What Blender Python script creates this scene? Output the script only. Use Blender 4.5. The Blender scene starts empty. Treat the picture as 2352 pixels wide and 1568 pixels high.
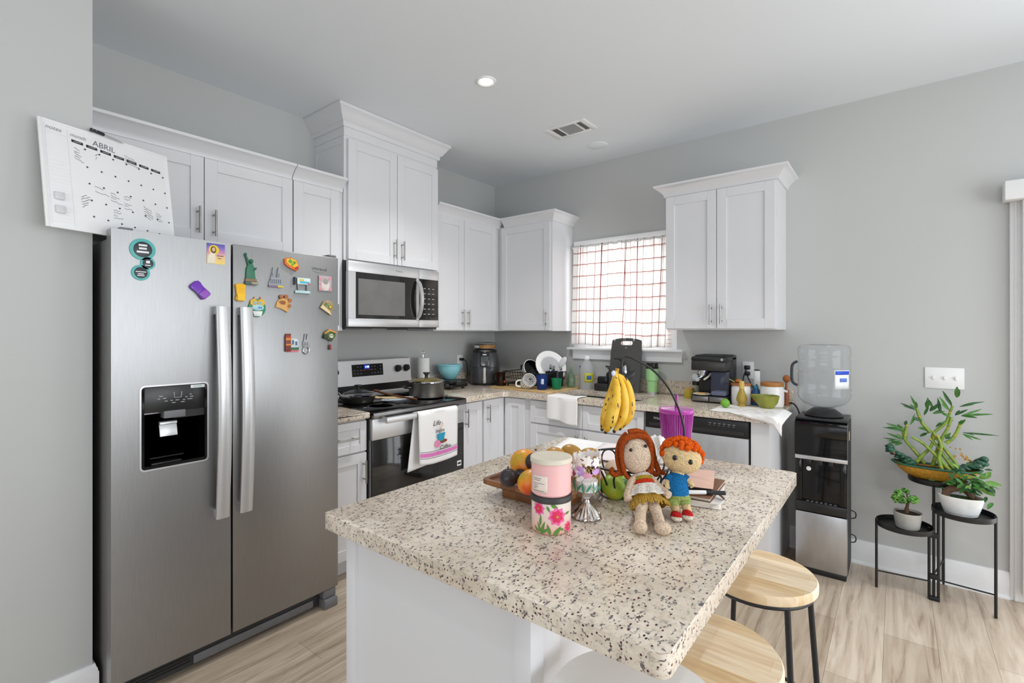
import bpy, bmesh, math, random
from mathutils import Vector, Matrix
from math import pi, sin, cos, radians, sqrt
random.seed(11)
EXPO = 0.33; SPOTP = 30.; LENS = 12.
SC = bpy.context.scene
COL = SC.collection

# ---------------------------------------------------------------- camera
YAW = radians(38.164); FPX = 1122.9; HORIZON = 762.0
CAM = Vector((3.0034, -3.5551, 1.3681))
cd = bpy.data.cameras.new('camera'); cam = bpy.data.objects.new('camera', cd); COL.objects.link(cam)
cam.location = CAM; cam.rotation_euler = (pi/2, 0, YAW)
cd.sensor_width = 36.0; cd.lens = FPX/2352*36; cd.shift_y = -(784-HORIZON)/2352
cd.clip_start = 0.02; cd.clip_end = 60
SC.camera = cam
# ---------------------------------------------------------------- world, exposure
w = bpy.data.worlds.new('sky'); SC.world = w; w.use_nodes = True
w.node_tree.nodes['Background'].inputs[0].default_value = (0.86, 0.92, 1.0, 1)
w.node_tree.nodes['Background'].inputs[1].default_value = 1.2
SC.view_settings.view_transform = 'Standard'; SC.view_settings.look = 'None'
SC.view_settings.gamma = 1.0; SC.view_settings.use_curve_mapping = False
SC.view_settings.exposure = EXPO
SC.cycles.max_bounces = 10; SC.cycles.diffuse_bounces = 5; SC.cycles.glossy_bounces = 4
SC.cycles.transmission_bounces = 8; SC.cycles.transparent_max_bounces = 12
SC.cycles.caustics_reflective = False; SC.cycles.caustics_refractive = False
SC.cycles.sample_clamp_indirect = 6.0

# ---------------------------------------------------------------- daylight through the windows, added rear fill
def area(name, loc, rot, sx, sy, power, col=(1, 1, 1)):
    l = bpy.data.lights.new(name, 'AREA'); l.shape = 'RECTANGLE'; l.size = sx; l.size_y = sy
    l.energy = power; l.color = col
    o = bpy.data.objects.new(name, l); COL.objects.link(o); o.location = loc; o.rotation_euler = rot
    return o
# sliding door at right, glass door beside the plants, added unseen fill behind viewer
area('daylight_right', (6.1, -2.35, 1.27), (0, radians(106), 0), 2.0, 3.0, 58, (.91, .955, 1))
area('fill_rear', (3.3, -6.45, 1.42), (radians(142), 0, 0), 3.7, 1.8, 25, (.9, .95, 1))
area('daylight_door', (4.48, .12, 1.0), (radians(-90), 0, 0), 1.7, 1.9, 22, (.98, .99, 1))
area('daylight_window', (1.31, .16, 1.67), (radians(-90), 0, 0), .75, .78, 7, (1, 1, 1))

# ---------------------------------------------------------------- helpers
def hexc(h):
    h = h.lstrip('#'); r = [int(h[i:i+2], 16)/255 for i in (0, 2, 4)]
    return tuple((c/12.92 if c <= .04045 else ((c+.055)/1.055)**2.4) for c in r) + (1,)

class NT:
    """small node-tree writer"""
    def __init__(s, name):
        s.m = bpy.data.materials.new(name); s.m.use_nodes = True; s.t = s.m.node_tree
        s.b = s.t.nodes['Principled BSDF']
    def n(s, typ, **kw):
        o = s.t.nodes.new(typ)
        for k, v in kw.items():
            if k[0] == '_': setattr(o, k[1:], v)
            else: o.inputs[k.replace('__', ' ')].default_value = v
        return o
    def l(s, a, ao, b, bi): s.t.links.new(a.outputs[ao], b.inputs[bi])
    def ramp(s, stops, interp='LINEAR'):
        r = s.t.nodes.new('ShaderNodeValToRGB'); r.color_ramp.interpolation = interp
        e = r.color_ramp.elements
        while len(e) < len(stops): e.new(.5)
        for i, (p, c) in enumerate(stops): e[i].position = p; e[i].color = hexc(c) if isinstance(c, str) else c
        return r
    def coord(s, scale=(1, 1, 1), rot=(0, 0, 0), out='Object'):
        c = s.t.nodes.new('ShaderNodeTexCoord'); m = s.n('ShaderNodeMapping')
        m.inputs['Scale'].default_value = scale; m.inputs['Rotation'].default_value = rot
        s.l(c, out, m, 0); return m
    def bump(s, src, so, strength=.2, dist=.01):
        b = s.n('ShaderNodeBump'); b.inputs['Strength'].default_value = strength; b.inputs['Distance'].default_value = dist
        s.l(src, so, b, 'Height'); s.l(b, 0, s.b, 'Normal'); return b

def mat(name, col, rough=.5, metal=0., var=.05, scale=30., bump=0., spec=.5, coat=0., emit=0., alpha=1., trans=0., sss=0., stretch=(1, 1, 1)):
    t = NT(name); b = t.b
    b.inputs['Roughness'].default_value = rough; b.inputs['Metallic'].default_value = metal
    b.inputs['Specular IOR Level'].default_value = spec; b.inputs['Coat Weight'].default_value = coat
    if coat: b.inputs['Coat Roughness'].default_value = .05
    c = hexc(col)
    m = t.coord(stretch); nz = t.n('ShaderNodeTexNoise', Scale=scale, Detail=3.); t.l(m, 0, nz, 'Vector')
    r = t.ramp([(.3, tuple(x*(1-var) for x in c[:3])+(1,)), (.7, tuple(min(1, x*(1+var)) for x in c[:3])+(1,))])
    t.l(nz, 'Fac', r, 0); t.l(r, 0, b, 'Base Color')
    if bump: t.bump(nz, 'Fac', bump, .004)
    if emit: t.l(r, 0, b, 'Emission Color'); b.inputs['Emission Strength'].default_value = emit
    if trans: b.inputs['Transmission Weight'].default_value = trans
    if sss: b.inputs['Subsurface Weight'].default_value = sss; b.inputs['Subsurface Radius'].default_value = (.01, .005, .003)
    if alpha < 1: b.inputs['Alpha'].default_value = alpha
    return t.m

def clear(name, tint='#ffffff', gloss=.10, rough=.04, body=0.0, bodycol='#ffffff'):
    """thin clear plastic or glass: see-through with a fresnel sheen and, if asked, a little body colour"""
    t = NT(name); N = t.t.nodes; out = [x for x in N if x.type == 'OUTPUT_MATERIAL'][0]
    tr = t.n('ShaderNodeBsdfTransparent'); tr.inputs[0].default_value = hexc(tint)
    gl = t.n('ShaderNodeBsdfGlossy'); gl.inputs['Roughness'].default_value = rough
    lw = t.n('ShaderNodeLayerWeight'); lw.inputs[0].default_value = .5
    pw = t.n('ShaderNodeMath', _operation='POWER'); pw.inputs[1].default_value = 4.; t.l(lw, 'Facing', pw, 0)
    ma = t.n('ShaderNodeMath', _operation='MULTIPLY_ADD'); ma.inputs[1].default_value = gloss*4; ma.inputs[2].default_value = .025; t.l(pw, 0, ma, 0)
    mx = t.n('ShaderNodeMixShader'); t.l(ma, 0, mx, 0); t.l(tr, 0, mx, 1); t.l(gl, 0, mx, 2)
    last = mx
    if body:
        df = t.n('ShaderNodeBsdfTranslucent'); df.inputs[0].default_value = hexc(bodycol)
        d2 = t.n('ShaderNodeBsdfDiffuse'); d2.inputs[0].default_value = hexc(bodycol)
        a = t.n('ShaderNodeMixShader'); a.inputs[0].default_value = .5; t.l(df, 0, a, 1); t.l(d2, 0, a, 2)
        m2 = t.n('ShaderNodeMixShader'); m2.inputs[0].default_value = body; t.l(mx, 0, m2, 1); t.l(a, 0, m2, 2); last = m2
    t.l(last, 0, out, 0)
    return t.m

RM = {}
def thing(name, label, cat, loc=(0, 0, 0), rz=0., group=None):
    o = bpy.data.objects.new(name, None); COL.objects.link(o); o.empty_display_size = .02
    o.location = loc; o.rotation_euler = (0, 0, rz)
    o['label'] = label; o['category'] = cat
    if group: o['group'] = group
    RM[o.name] = Matrix.Translation(Vector(loc)) @ Matrix.Rotation(rz, 4, 'Z')
    return o
def tag(o, label, cat, group=None, kind=None):
    o['label'] = label; o['category'] = cat
    if group: o['group'] = group
    if kind: o['kind'] = kind
    return o
def kids(o): return [c for c in bpy.data.objects if c.parent == o]
def dup(root, loc, rz, label, group=None):
    r = root.copy(); COL.objects.link(r); r.location = loc; r.rotation_euler = (0, 0, rz); r['label'] = label
    if group: r['group'] = group
    RM[r.name] = Matrix.Translation(Vector(loc)) @ Matrix.Rotation(rz, 4, 'Z')
    for ch in kids(root):
        c = ch.copy(); COL.objects.link(c); c.parent = r
        for g in kids(ch):
            d = g.copy(); COL.objects.link(d); d.parent = c
    return r

class MB:
    """collects shapes; build() links them as one mesh. f maps shape coordinates to the space the part is written in"""
    def __init__(s, f=None): s.bm = bmesh.new(); s.f = f or (lambda a, b, c: (a, b, c)); s.i = 0; s.uv = s.bm.loops.layers.uv.new('uv')
    def v(s, p): return s.bm.verts.new(s.f(*p))
    def face(s, vs):
        try: fc = s.bm.faces.new(vs); fc.material_index = s.i; fc.smooth = True; return fc
        except ValueError: return None
    def box(s, x0, x1, y0, y1, z0, z1, b=0., seg=2):
        vs = [s.v((x, y, z)) for x in (x0, x1) for y in (y0, y1) for z in (z0, z1)]
        F = [s.face([vs[i] for i in q]) for q in ((0, 1, 3, 2), (4, 6, 7, 5), (0, 4, 5, 1), (2, 3, 7, 6), (0, 2, 6, 4), (1, 5, 7, 3))]
        if b:
            es = list({e for f in F for e in f.edges})
            r = bmesh.ops.bevel(s.bm, geom=es, offset=b, segments=seg, profile=.5, affect='EDGES', clamp_overlap=True)
            for f in r['faces']: f.material_index = s.i; f.smooth = True
        return s
    def ring(s, c, ax, ay, r, n): return [s.v(tuple(c[k]+ax[k]*cos(2*pi*j/n)*r+ay[k]*sin(2*pi*j/n)*r for k in range(3))) for j in range(n)]
    def skin(s, rings, cap0=True, cap1=True, closed=False):
        n = len(rings[0]); m = len(rings)
        for i in range(m if closed else m-1):
            a, b = rings[i], rings[(i+1) % m]
            for j in range(n): s.face([a[j], a[(j+1) % n], b[(j+1) % n], b[j]])
        if not closed:
            if cap0: s.face(rings[0][::-1])
            if cap1: s.face(rings[-1])
        return s
    def tube(s, pts, r, n=8, closed=False, cap=True):
        P = [Vector(p) for p in pts]; m = len(P)
        rs = r if isinstance(r, (list, tuple)) else [r]*m
        up = None; rings = []
        for i in range(m):
            a = P[(i-1) % m] if (closed or i > 0) else P[i]; b = P[(i+1) % m] if (closed or i < m-1) else P[i]
            t = (b-a).normalized()
            if up is None:
                up = Vector((0, 0, 1)) if abs(t.z) < .9 else Vector((1, 0, 0))
            x = up - t*up.dot(t)
            if x.length < 1e-6: x = t.orthogonal()
            x.normalize(); y = t.cross(x); up = x
            rings.append(s.ring(P[i], x, y, rs[i], n))
        return s.skin(rings, cap, cap, closed)
    def cyl(s, p, q, r0, r1=None, n=24): return s.tube([p, q], [r0, r0 if r1 is None else r1], n)
    def lathe(s, prof, c=(0, 0, 0), n=32, sx=1., sy=1., fn=None):
        rings = []
        for (r, z) in prof:
            rings.append([s.v((c[0]+max(r, 1e-4)*cos(2*pi*j/n)*sx*(fn(2*pi*j/n, z) if fn else 1), c[1]+max(r, 1e-4)*sin(2*pi*j/n)*sy*(fn(2*pi*j/n, z) if fn else 1), c[2]+z)) for j in range(n)])
        return s.skin(rings)
    def ball(s, c, r, n=16, rot=None, fn=None):
        if not isinstance(r, (tuple, list)): r = (r, r, r)
        M = rot or Matrix.Identity(3); rings = []; m = max(6, n//2)
        for i in range(m+1):
            th = pi*i/m; th = min(max(th, .02), pi-.02); ring = []
            for j in range(n):
                ph = 2*pi*j/n; d = Vector((sin(th)*cos(ph), sin(th)*sin(ph), cos(th)))
                k = fn(d) if fn else 1
                q = M @ Vector((d.x*r[0]*k, d.y*r[1]*k, d.z*r[2]*k)); ring.append(s.v((c[0]+q.x, c[1]+q.y, c[2]+q.z)))
            rings.append(ring)
        return s.skin(rings)
    def prism(s, poly, h0, h1, b=0., hole=None):
        """poly in (a, c); extruded along the second shape axis from h0 to h1: points (a, h, c)"""
        A = [s.v((p[0], h0, p[1])) for p in poly]; B = [s.v((p[0], h1, p[1])) for p in poly]; n = len(poly)
        fs = [s.face(A[::-1]), s.face(B)]
        for i in range(n): fs.append(s.face([A[i], A[(i+1) % n], B[(i+1) % n], B[i]]))
        if b:
            es = list({e for e in fs[1].edges})
            r = bmesh.ops.bevel(s.bm, geom=es, offset=b, segments=2, profile=.5, affect='EDGES', clamp_overlap=True)
            for f in r['faces']: f.material_index = s.i; f.smooth = True
        return s
    def slab(s, outer, holes, z0, z1, b=0., seg=3):
        """flat slab with holes; outline in (x, y); the rim is rounded by b"""
        bm = s.bm; tops = []
        def loop(pts, z): return [s.v((p[0], p[1], z)) for p in pts]
        lv = []
        for z in (z0, z1):
            loops = [loop(outer, z)]+[loop(h, z) for h in holes]; es = []
            for L in loops:
                for i in range(len(L)): es.append(bm.edges.new((L[i], L[(i+1) % len(L)])))
            g = bmesh.ops.triangle_fill(bm, use_beauty=True, use_dissolve=False, edges=es)
            for f in g['geom']:
                if isinstance(f, bmesh.types.BMFace): f.material_index = s.i; f.smooth = True
            lv.append(loops)
        for k in range(len(lv[0])):
            a, c = lv[0][k], lv[1][k]
            for i in range(len(a)): s.face([a[i], a[(i+1) % len(a)], c[(i+1) % len(a)], c[i]])
        if b:
            o0, o1 = lv[0][0], lv[1][0]; es = []
            for o in (o0, o1):
                for i in range(len(o)):
                    e = bm.edges.get((o[i], o[(i+1) % len(o)]))
                    if e: es.append(e)
            r = bmesh.ops.bevel(bm, geom=es, offset=b, segments=seg, profile=.5, affect='EDGES', clamp_overlap=True)
            for f in r['faces']: f.material_index = s.i; f.smooth = True
        return s
    def grid(s, fn, nu, nv, thick=0.):
        """surface fn(u, v), u and v in 0..1, with uv; thick gives it a back side"""
        V = [[s.v(fn(i/nu, j/nv)) for j in range(nv+1)] for i in range(nu+1)]
        for i in range(nu):
            for j in range(nv):
                f = s.face([V[i][j], V[i+1][j], V[i+1][j+1], V[i][j+1]])
                if f:
                    for lp, (a, c) in zip(f.loops, ((i, j), (i+1, j), (i+1, j+1), (i, j+1))): lp[s.uv].uv = (a/nu, c/nv)
        return s
    def leaf(s, p, d, up, L, W, droop=.3, n=4):
        p = Vector(p); d = Vector(d).normalized(); up = Vector(up); sd = d.cross(up)
        if sd.length < 1e-4: sd = d.orthogonal()
        sd.normalize(); nn = sd.cross(d); prev = None
        for i in range(n+1):
            t = i/n; wd = W*sin(pi*min(1, t*.92+.05))**.8; c = p + d*L*t - Vector((0, 0, 1))*droop*L*t*t
            row = [s.v(tuple(c-sd*wd/2)), s.v(tuple(c+nn*-W*.12)), s.v(tuple(c+sd*wd/2))]
            if prev:
                s.face([prev[0], prev[1], row[1], row[0]]); s.face([prev[1], prev[2], row[2], row[1]])
            prev = row
        return s
    def build(s, name, m, parent=None, world=False, angle=38, fix=True, label=None, solid=0., sub=0):
        bm = s.bm
        if fix: bmesh.ops.recalc_face_normals(bm, faces=bm.faces[:])
        root = parent
        while root is not None and root.parent is not None: root = root.parent
        if world and root is not None and root.name in RM: bm.transform(RM[root.name].inverted())
        me = bpy.data.meshes.new(name); bm.to_mesh(me); bm.free()
        for x in (m if isinstance(m, (list, tuple)) else [m]): me.materials.append(x)
        me.set_sharp_from_angle(angle=radians(angle))
        o = bpy.data.objects.new(name, me); COL.objects.link(o)
        if parent is not None: o.parent = parent
        if label: o['label'] = label
        if solid: k = o.modifiers.new('thickness', 'SOLIDIFY'); k.thickness = solid; k.offset = 0
        if sub: k = o.modifiers.new('smooth', 'SUBSURF'); k.levels = sub; k.render_levels = sub
        return o
def struct(o): o['kind'] = 'structure'; return o

def text(name, body, M4, size, m, parent, ext=.0004, align='CENTER', shear=0., w=1., world=False):
    c = bpy.data.curves.new(name, 'FONT'); c.body = body; c.size = size; c.extrude = ext; c.align_x = align; c.align_y = 'CENTER'; c.shear = shear
    t = bpy.data.objects.new(name, c); COL.objects.link(t)
    bpy.context.view_layer.update()
    me = bpy.data.meshes.new_from_object(t); bpy.data.objects.remove(t); bpy.data.curves.remove(c)
    M = M4 @ Matrix.Diagonal((w, 1, 1, 1))
    root = parent
    while root is not None and root.parent is not None: root = root.parent
    if world and root is not None and root.name in RM: M = RM[root.name].inverted() @ M
    me.transform(M); me.materials.clear(); me.materials.append(m)
    o = bpy.data.objects.new(name, me); COL.objects.link(o); o.parent = parent
    return o
def frame(o, x, y):
    x = Vector(x).normalized(); y = Vector(y).normalized(); z = x.cross(y); o = Vector(o)
    return Matrix(((x.x, y.x, z.x, o.x), (x.y, y.y, z.y, o.y), (x.z, y.z, z.z, o.z), (0, 0, 0, 1)))
RT = Vector((cos(YAW), sin(YAW), 0)); FW = Vector((-sin(YAW), cos(YAW), 0))
def spot(u, v, dep):
    """the place at a given distance along a line of sight (used to lay out bent shapes in real depth)"""
    return CAM + FW*dep + RT*((u-1176)/FPX*dep) + Vector((0, 0, -(v-HORIZON)/FPX*dep))
def arc(c, r, a0, a1, n, sx=1, sy=1): return [(c[0]+r*sx*cos(radians(a0+(a1-a0)*i/n)), c[1]+r*sy*sin(radians(a0+(a1-a0)*i/n))) for i in range(n+1)]
def rrect(x0, x1, y0, y1, r, n=4):
    return arc((x1-r, y0+r), r, -90, 0, n)+arc((x1-r, y1-r), r, 0, 90, n)+arc((x0+r, y1-r), r, 90, 180, n)+arc((x0+r, y0+r), r, 180, 270, n)
def smooth(pts, k=6):
    P = [Vector(p) for p in pts]; out = []
    for i in range(len(P)-1):
        a, b, c, d = P[max(i-1, 0)], P[i], P[i+1], P[min(i+2, len(P)-1)]
        for j in range(k):
            t = j/k; out.append(.5*((2*b)+(c-a)*t+(2*a-5*b+4*c-d)*t*t+(3*b-a-3*c+d)*t**3))
    return out+[P[-1]]
def sweep(mb, path, prof, closed_prof=True):
    """profile (out, up) carried along a plan path; out is to the right of the direction of travel"""
    P = [Vector((p[0], p[1])) for p in path]; rings = []; m = len(P)
    nr = [Vector(((P[i+1]-P[i]).y, -(P[i+1]-P[i]).x)).normalized() for i in range(m-1)]
    for i in range(m):
        if i == 0: mv = nr[0]
        elif i == m-1: mv = nr[-1]
        else:
            mv = nr[i-1]+nr[i]; mv = mv/(mv.dot(nr[i]))
        rings.append([mb.v((P[i].x+mv.x*o, P[i].y+mv.y*o, z)) for (o, z) in prof])
    mb.skin(rings)
    return mb
# ---------------------------------------------------------------- materials
def wall_paint(name, col):
    t = NT(name); t.b.inputs['Roughness'].default_value = .72
    m = t.coord(); n = t.n('ShaderNodeTexNoise', Scale=140., Detail=3.); t.l(m, 0, n, 'Vector')
    n2 = t.n('ShaderNodeTexNoise', Scale=1.2, Detail=2.); t.l(m, 0, n2, 'Vector')
    c = hexc(col); r = t.ramp([(.3, tuple(x*.985 for x in c[:3])+(1,)), (.7, c)]); t.l(n2, 'Fac', r, 0); t.l(r, 0, t.b, 'Base Color')
    t.bump(n, 'Fac', .04, .002); return t.m
m_wall = wall_paint('wall_paint', '#c3c4c2'); m_ceil = wall_paint('ceiling_paint', '#e9eef2')
m_trim = mat('trim_paint', '#eeeeef', .45, var=.01)
m_cab = mat('cabinet_lacquer', '#e0e0e2', .38, var=.012, scale=4.)
m_nickel = mat('brushed_nickel', '#a9a7a2', .28, 1., var=.06)
m_chrome = mat('chrome', '#d5d7da', .08, 1., var=.02)

def granite():
    t = NT('granite'); b = t.b; b.inputs['Roughness'].default_value = .16; b.inputs['Specular IOR Level'].default_value = .45
    m = t.coord(); ms = t.coord((1, .62, 1), (0, 0, .5))
    n1 = t.n('ShaderNodeTexNoise', Scale=62., Detail=7., Roughness=.74); t.l(m, 0, n1, 'Vector')
    r1 = t.ramp([(.28, '#938b83'), (.37, '#bdb2a5'), (.45, '#e0d3c1'), (.60, '#ebe0d0'), (.74, '#f2e9dc')]); t.l(n1, 'Fac', r1, 0)
    n2 = t.n('ShaderNodeTexNoise', Scale=6., Detail=3.); t.l(m, 0, n2, 'Vector')
    w = t.ramp([(.42, '#000000'), (.62, '#ffffff')]); t.l(n2, 'Fac', w, 0)
    mx = t.n('ShaderNodeMix', _data_type='RGBA'); mx.blend_type = 'MULTIPLY'; t.l(w, 0, mx, 0)
    mx.inputs[7].default_value = hexc('#e9e5e1'); t.l(r1, 0, mx, 6)
    # dark grains
    n3 = t.n('ShaderNodeTexNoise', Scale=125., Detail=3., Roughness=.6, Distortion=.7); t.l(ms, 0, n3, 'Vector')
    r3 = t.ramp([(.36, '#ffffff'), (.42, '#000000')]); t.l(n3, 'Fac', r3, 0)
    m3 = t.n('ShaderNodeMix', _data_type='RGBA'); t.l(r3, 0, m3, 0); t.l(mx, 2, m3, 6); m3.inputs[7].default_value = hexc('#6a6465')
    v = t.n('ShaderNodeTexVoronoi', Scale=140.); t.l(ms, 0, v, 'Vector')
    r4 = t.ramp([(.0, '#ffffff'), (.20, '#ffffff'), (.34, '#000000')]); t.l(v, 'Distance', r4, 0)
    sp = t.n('ShaderNodeSeparateColor'); t.l(v, 'Color', sp, 0)
    g = t.ramp([(.0, '#ffffff'), (.40, '#ffffff'), (.41, '#000000')], 'CONSTANT'); t.l(sp, 0, g, 0)
    mm = t.n('ShaderNodeMath', _operation='MULTIPLY'); t.l(r4, 0, mm, 0); t.l(g, 0, mm, 1)
    cc = t.ramp([(.0, '#4a2024'), (.55, '#632830'), (.75, '#2a2426'), (1., '#33292b')]); t.l(sp, 1, cc, 0)
    m4 = t.n('ShaderNodeMix', _data_type='RGBA'); t.l(mm, 0, m4, 0); t.l(m3, 2, m4, 6); t.l(cc, 0, m4, 7)
    t.l(m4, 2, b, 'Base Color'); return t.m
m_granite = granite()

def floor_wood():
    t = NT('plank_floor'); b = t.b; b.inputs['Roughness'].default_value = .42
    m = t.coord((1, 1, 1), (0, 0, pi/2))
    br = t.n('ShaderNodeTexBrick', Scale=1.); br.offset = .37; br.offset_frequency = 2
    br.inputs['Brick Width'].default_value = 1.22; br.inputs['Row Height'].default_value = .185
    br.inputs['Mortar Size'].default_value = .0012; br.inputs['Mortar Smooth'].default_value = 1.; br.inputs['Bias'].default_value = 0.
    br.inputs['Color1'].default_value = hexc('#e4d9cb'); br.inputs['Color2'].default_value = hexc('#c4b6a5'); br.inputs['Mortar'].default_value = hexc('#6f604f')
    t.l(m, 0, br, 'Vector')
    g = t.coord((11, .8, 1)); n = t.n('ShaderNodeTexNoise', Scale=2.6, Detail=8., Roughness=.62, Distortion=.7); t.l(g, 0, n, 'Vector')
    r = t.ramp([(.30, '#a8978a'), (.44, '#ddd2c6'), (.6, '#f3ede5'), (.8, '#fdf8f0')]); t.l(n, 'Fac', r, 0)
    mx = t.n('ShaderNodeMix', _data_type='RGBA'); mx.blend_type = 'MULTIPLY'; mx.inputs[0].default_value = .9
    t.l(br, 'Color', mx, 6); t.l(r, 0, mx, 7)
    k = t.coord((3.4, 1.1, 1)); nk = t.n('ShaderNodeTexNoise', Scale=1.9, Detail=3.); t.l(k, 0, nk, 'Vector')
    rk = t.ramp([(.70, '#000000'), (.78, '#ffffff')]); t.l(nk, 'Fac', rk, 0)
    m2 = t.n('ShaderNodeMix', _data_type='RGBA'); t.l(rk, 0, m2, 0); t.l(mx, 2, m2, 6); m2.inputs[7].default_value = hexc('#8a755f')
    t.l(m2, 2, b, 'Base Color'); t.bump(n, 'Fac', .06, .002); return t.m
m_floor = floor_wood()

def strip_wood(name, c1, c2, rowh=.045, width=.30, rough=.42, rot=0.):
    t = NT(name); b = t.b; b.inputs['Roughness'].default_value = rough
    m = t.coord((1, 1, 1), (0, 0, rot))
    br = t.n('ShaderNodeTexBrick', Scale=1.); br.offset = .43
    br.inputs['Brick Width'].default_value = width; br.inputs['Row Height'].default_value = rowh; br.inputs['Mortar Size'].default_value = .0004
    br.inputs['Color1'].default_value = hexc(c1); br.inputs['Color2'].default_value = hexc(c2); br.inputs['Mortar'].default_value = hexc(c2)
    t.l(m, 0, br, 'Vector')
    g = t.coord((1.2, 14, 4), (0, 0, rot)); n = t.n('ShaderNodeTexNoise', Scale=5., Detail=6., Distortion=.6); t.l(g, 0, n, 'Vector')
    r = t.ramp([(.3, '#d3b892'), (.55, '#f4ead9'), (.8, '#ffffff')]); t.l(n, 'Fac', r, 0)
    mx = t.n('ShaderNodeMix', _data_type='RGBA'); mx.blend_type = 'MULTIPLY'; mx.inputs[0].default_value = .6
    t.l(br, 'Color', mx, 6); t.l(r, 0, mx, 7); t.l(mx, 2, b, 'Base Color'); return t.m
m_stoolwood = strip_wood('butcher_block', '#f7ead4', '#dfc59b', .052, .24)
m_acacia = strip_wood('acacia_wood', '#b07a4a', '#6f4526', .03, .05, .4)
m_bamboo = strip_wood('bamboo_board', '#e2c99a', '#d2b27c', .02, .5, .45)

def steel(name, col, rough, stretch, var=.10, bmp=.03):
    t = NT(name); b = t.b; b.inputs['Metallic'].default_value = 1.; b.inputs['Roughness'].default_value = rough
    m = t.coord(stretch); n = t.n('ShaderNodeTexNoise', Scale=30., Detail=4.); t.l(m, 0, n, 'Vector')
    c = hexc(col); r = t.ramp([(.3, tuple(x*(1-var) for x in c[:3])+(1,)), (.7, c)]); t.l(n, 'Fac', r, 0); t.l(r, 0, b, 'Base Color')
    if bmp: t.bump(n, 'Fac', bmp, .001)
    return t.m
m_steel = steel('stainless_steel', '#a6a6a6', .40, (1, 18, .4))
m_steel2 = steel('stainless_trim', '#d4d4d5', .36, (1, 1, 14), .04, 0); m_steel2.node_tree.nodes['Principled BSDF'].inputs['Metallic'].default_value = .72
m_steel3 = steel('brushed_panel', '#c4c4c5', .38, (1, 18, .4)); m_steel3.node_tree.nodes['Principled BSDF'].inputs['Metallic'].default_value = .72
m_steeldk = steel('dark_steel', '#8c8b8a', .30, (1, 1, 1))
m_sink = steel('sink_steel', '#8f9090', .34, (1, 12, 1))
m_black = mat('black_plastic', '#1b1b1c', .32, var=.1)
m_blackm = mat('black_matte', '#262626', .6, var=.1)
m_gloss = mat('black_gloss', '#0b0b0c', .06, var=.0)
m_glassdk = mat('oven_glass', '#1c1b1a', .05, var=.05, spec=.6)
m_side = mat('fridge_side', '#6c6a69', .5, var=.05)
m_grill = mat('grey_plastic', '#77777a', .5, var=.06)
m_grilld = mat('dark_grey_plastic', '#3a3a3b', .55)
m_white = mat('white_plastic', '#f0f0ef', .35, var=.01)
m_paper = mat('white_paper', '#f4f3f1', .8, var=.02)
m_ink = mat('black_ink', '#202022', .7)
m_inkg = mat('grey_ink', '#8d8d90', .8)
m_metalblk = mat('black_iron', '#17181a', .45, var=.15)
m_clear = clear('clear_glass'); m_bottle = clear('clear_plastic', '#fcfdfe', .28, .07, .035, '#ffffff')
m_green = mat('leaf_green', '#437a30', .4, var=.35, scale=40.); m_green2 = mat('leaf_dark', '#2f5f2c', .4, var=.35, scale=40.); m_green3 = mat('leaf_light', '#6f9f42', .4, var=.25, scale=30.)
m_soil = mat('soil', '#3b2c20', .9, var=.4, scale=90., bump=.5)
m_bark = mat('bark', '#5f4632', .8, var=.4, scale=60., bump=.5)
def plain(h, rough=.5, **k):
    key = (h, rough, tuple(sorted(k.items())))
    if key not in PM: PM[key] = mat('paint_'+h[1:], h, rough, **k)
    return PM[key]
PM = {}
# ---------------------------------------------------------------- room
struct(MB().box(-.2, 6.3, -6.7, .2, -.12, 0).build('floor', m_floor))
struct(MB().box(-.2, 6.3, -6.7, .2, 2.743, 2.86).build('ceiling', m_ceil))
struct(MB().box(-.14, 0, -3.2, .14, 0, 2.743).build('wall_left', m_wall))
struct(MB().box(-.14, .655, -6.7, -3.09, 0, 2.743).build('wall_near', m_wall))
WX0, WX1, WZ0, WZ1 = .925, 1.70, 1.262, 2.075
DX0, DX1, DZ1 = 3.545, 5.4, 2.03
mb = MB()
mb.box(-.14, WX0, 0, .14, 0, 2.743).box(WX0, WX1, 0, .14, 0, WZ0).box(WX0, WX1, 0, .14, WZ1, 2.743).box(WX1, DX0, 0, .14, 0, 2.743)
mb.box(DX0, DX1, 0, .14, DZ1, 2.743).box(DX1, 6.3, 0, .14, 0, 2.743)
struct(mb.build('wall_back', m_wall))
mb = MB().box(6.15, 6.3, -6.7, -3.9, 0, 2.743).box(6.15, 6.3, -3.9, -.8, 2.3, 2.743).box(6.15, 6.3, -3.9, -.8, 0, .25).box(6.15, 6.3, -.8, .0, 0, 2.743)
struct(mb.build('wall_right', m_wall))
mb = MB().box(.655, 1.4, -6.7, -6.5, 0, 2.743).box(1.4, 5.2, -6.7, -6.5, 0, .5).box(1.4, 5.2, -6.7, -6.5, 2.35, 2.743).box(5.2, 6.15, -6.7, -6.5, 0, 2.743)
struct(mb.build('wall_rear', m_wall))
BP = [(0, 0), (.016, 0), (.016, .105), (.013, .112), (.013, .118), (.009, .126), (.007, .136), (0, .136)]
SH = [(.016, 0), (.026, 0), (.026, .008), (.016, .018)]
mb = MB(); sweep(mb, [(2.47, 0), (3.46, 0)], BP); sweep(mb, [(2.47, 0), (3.46, 0)], SH)
struct(mb.build('baseboard_back', m_trim))
mb = MB(); sweep(mb, [(.655, -6.5), (.655, -3.09), (0.3, -3.09)], BP); sweep(mb, [(.655, -6.5), (.655, -3.09), (.3, -3.09)], SH)
struct(mb.build('baseboard_near', m_trim))
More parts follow.
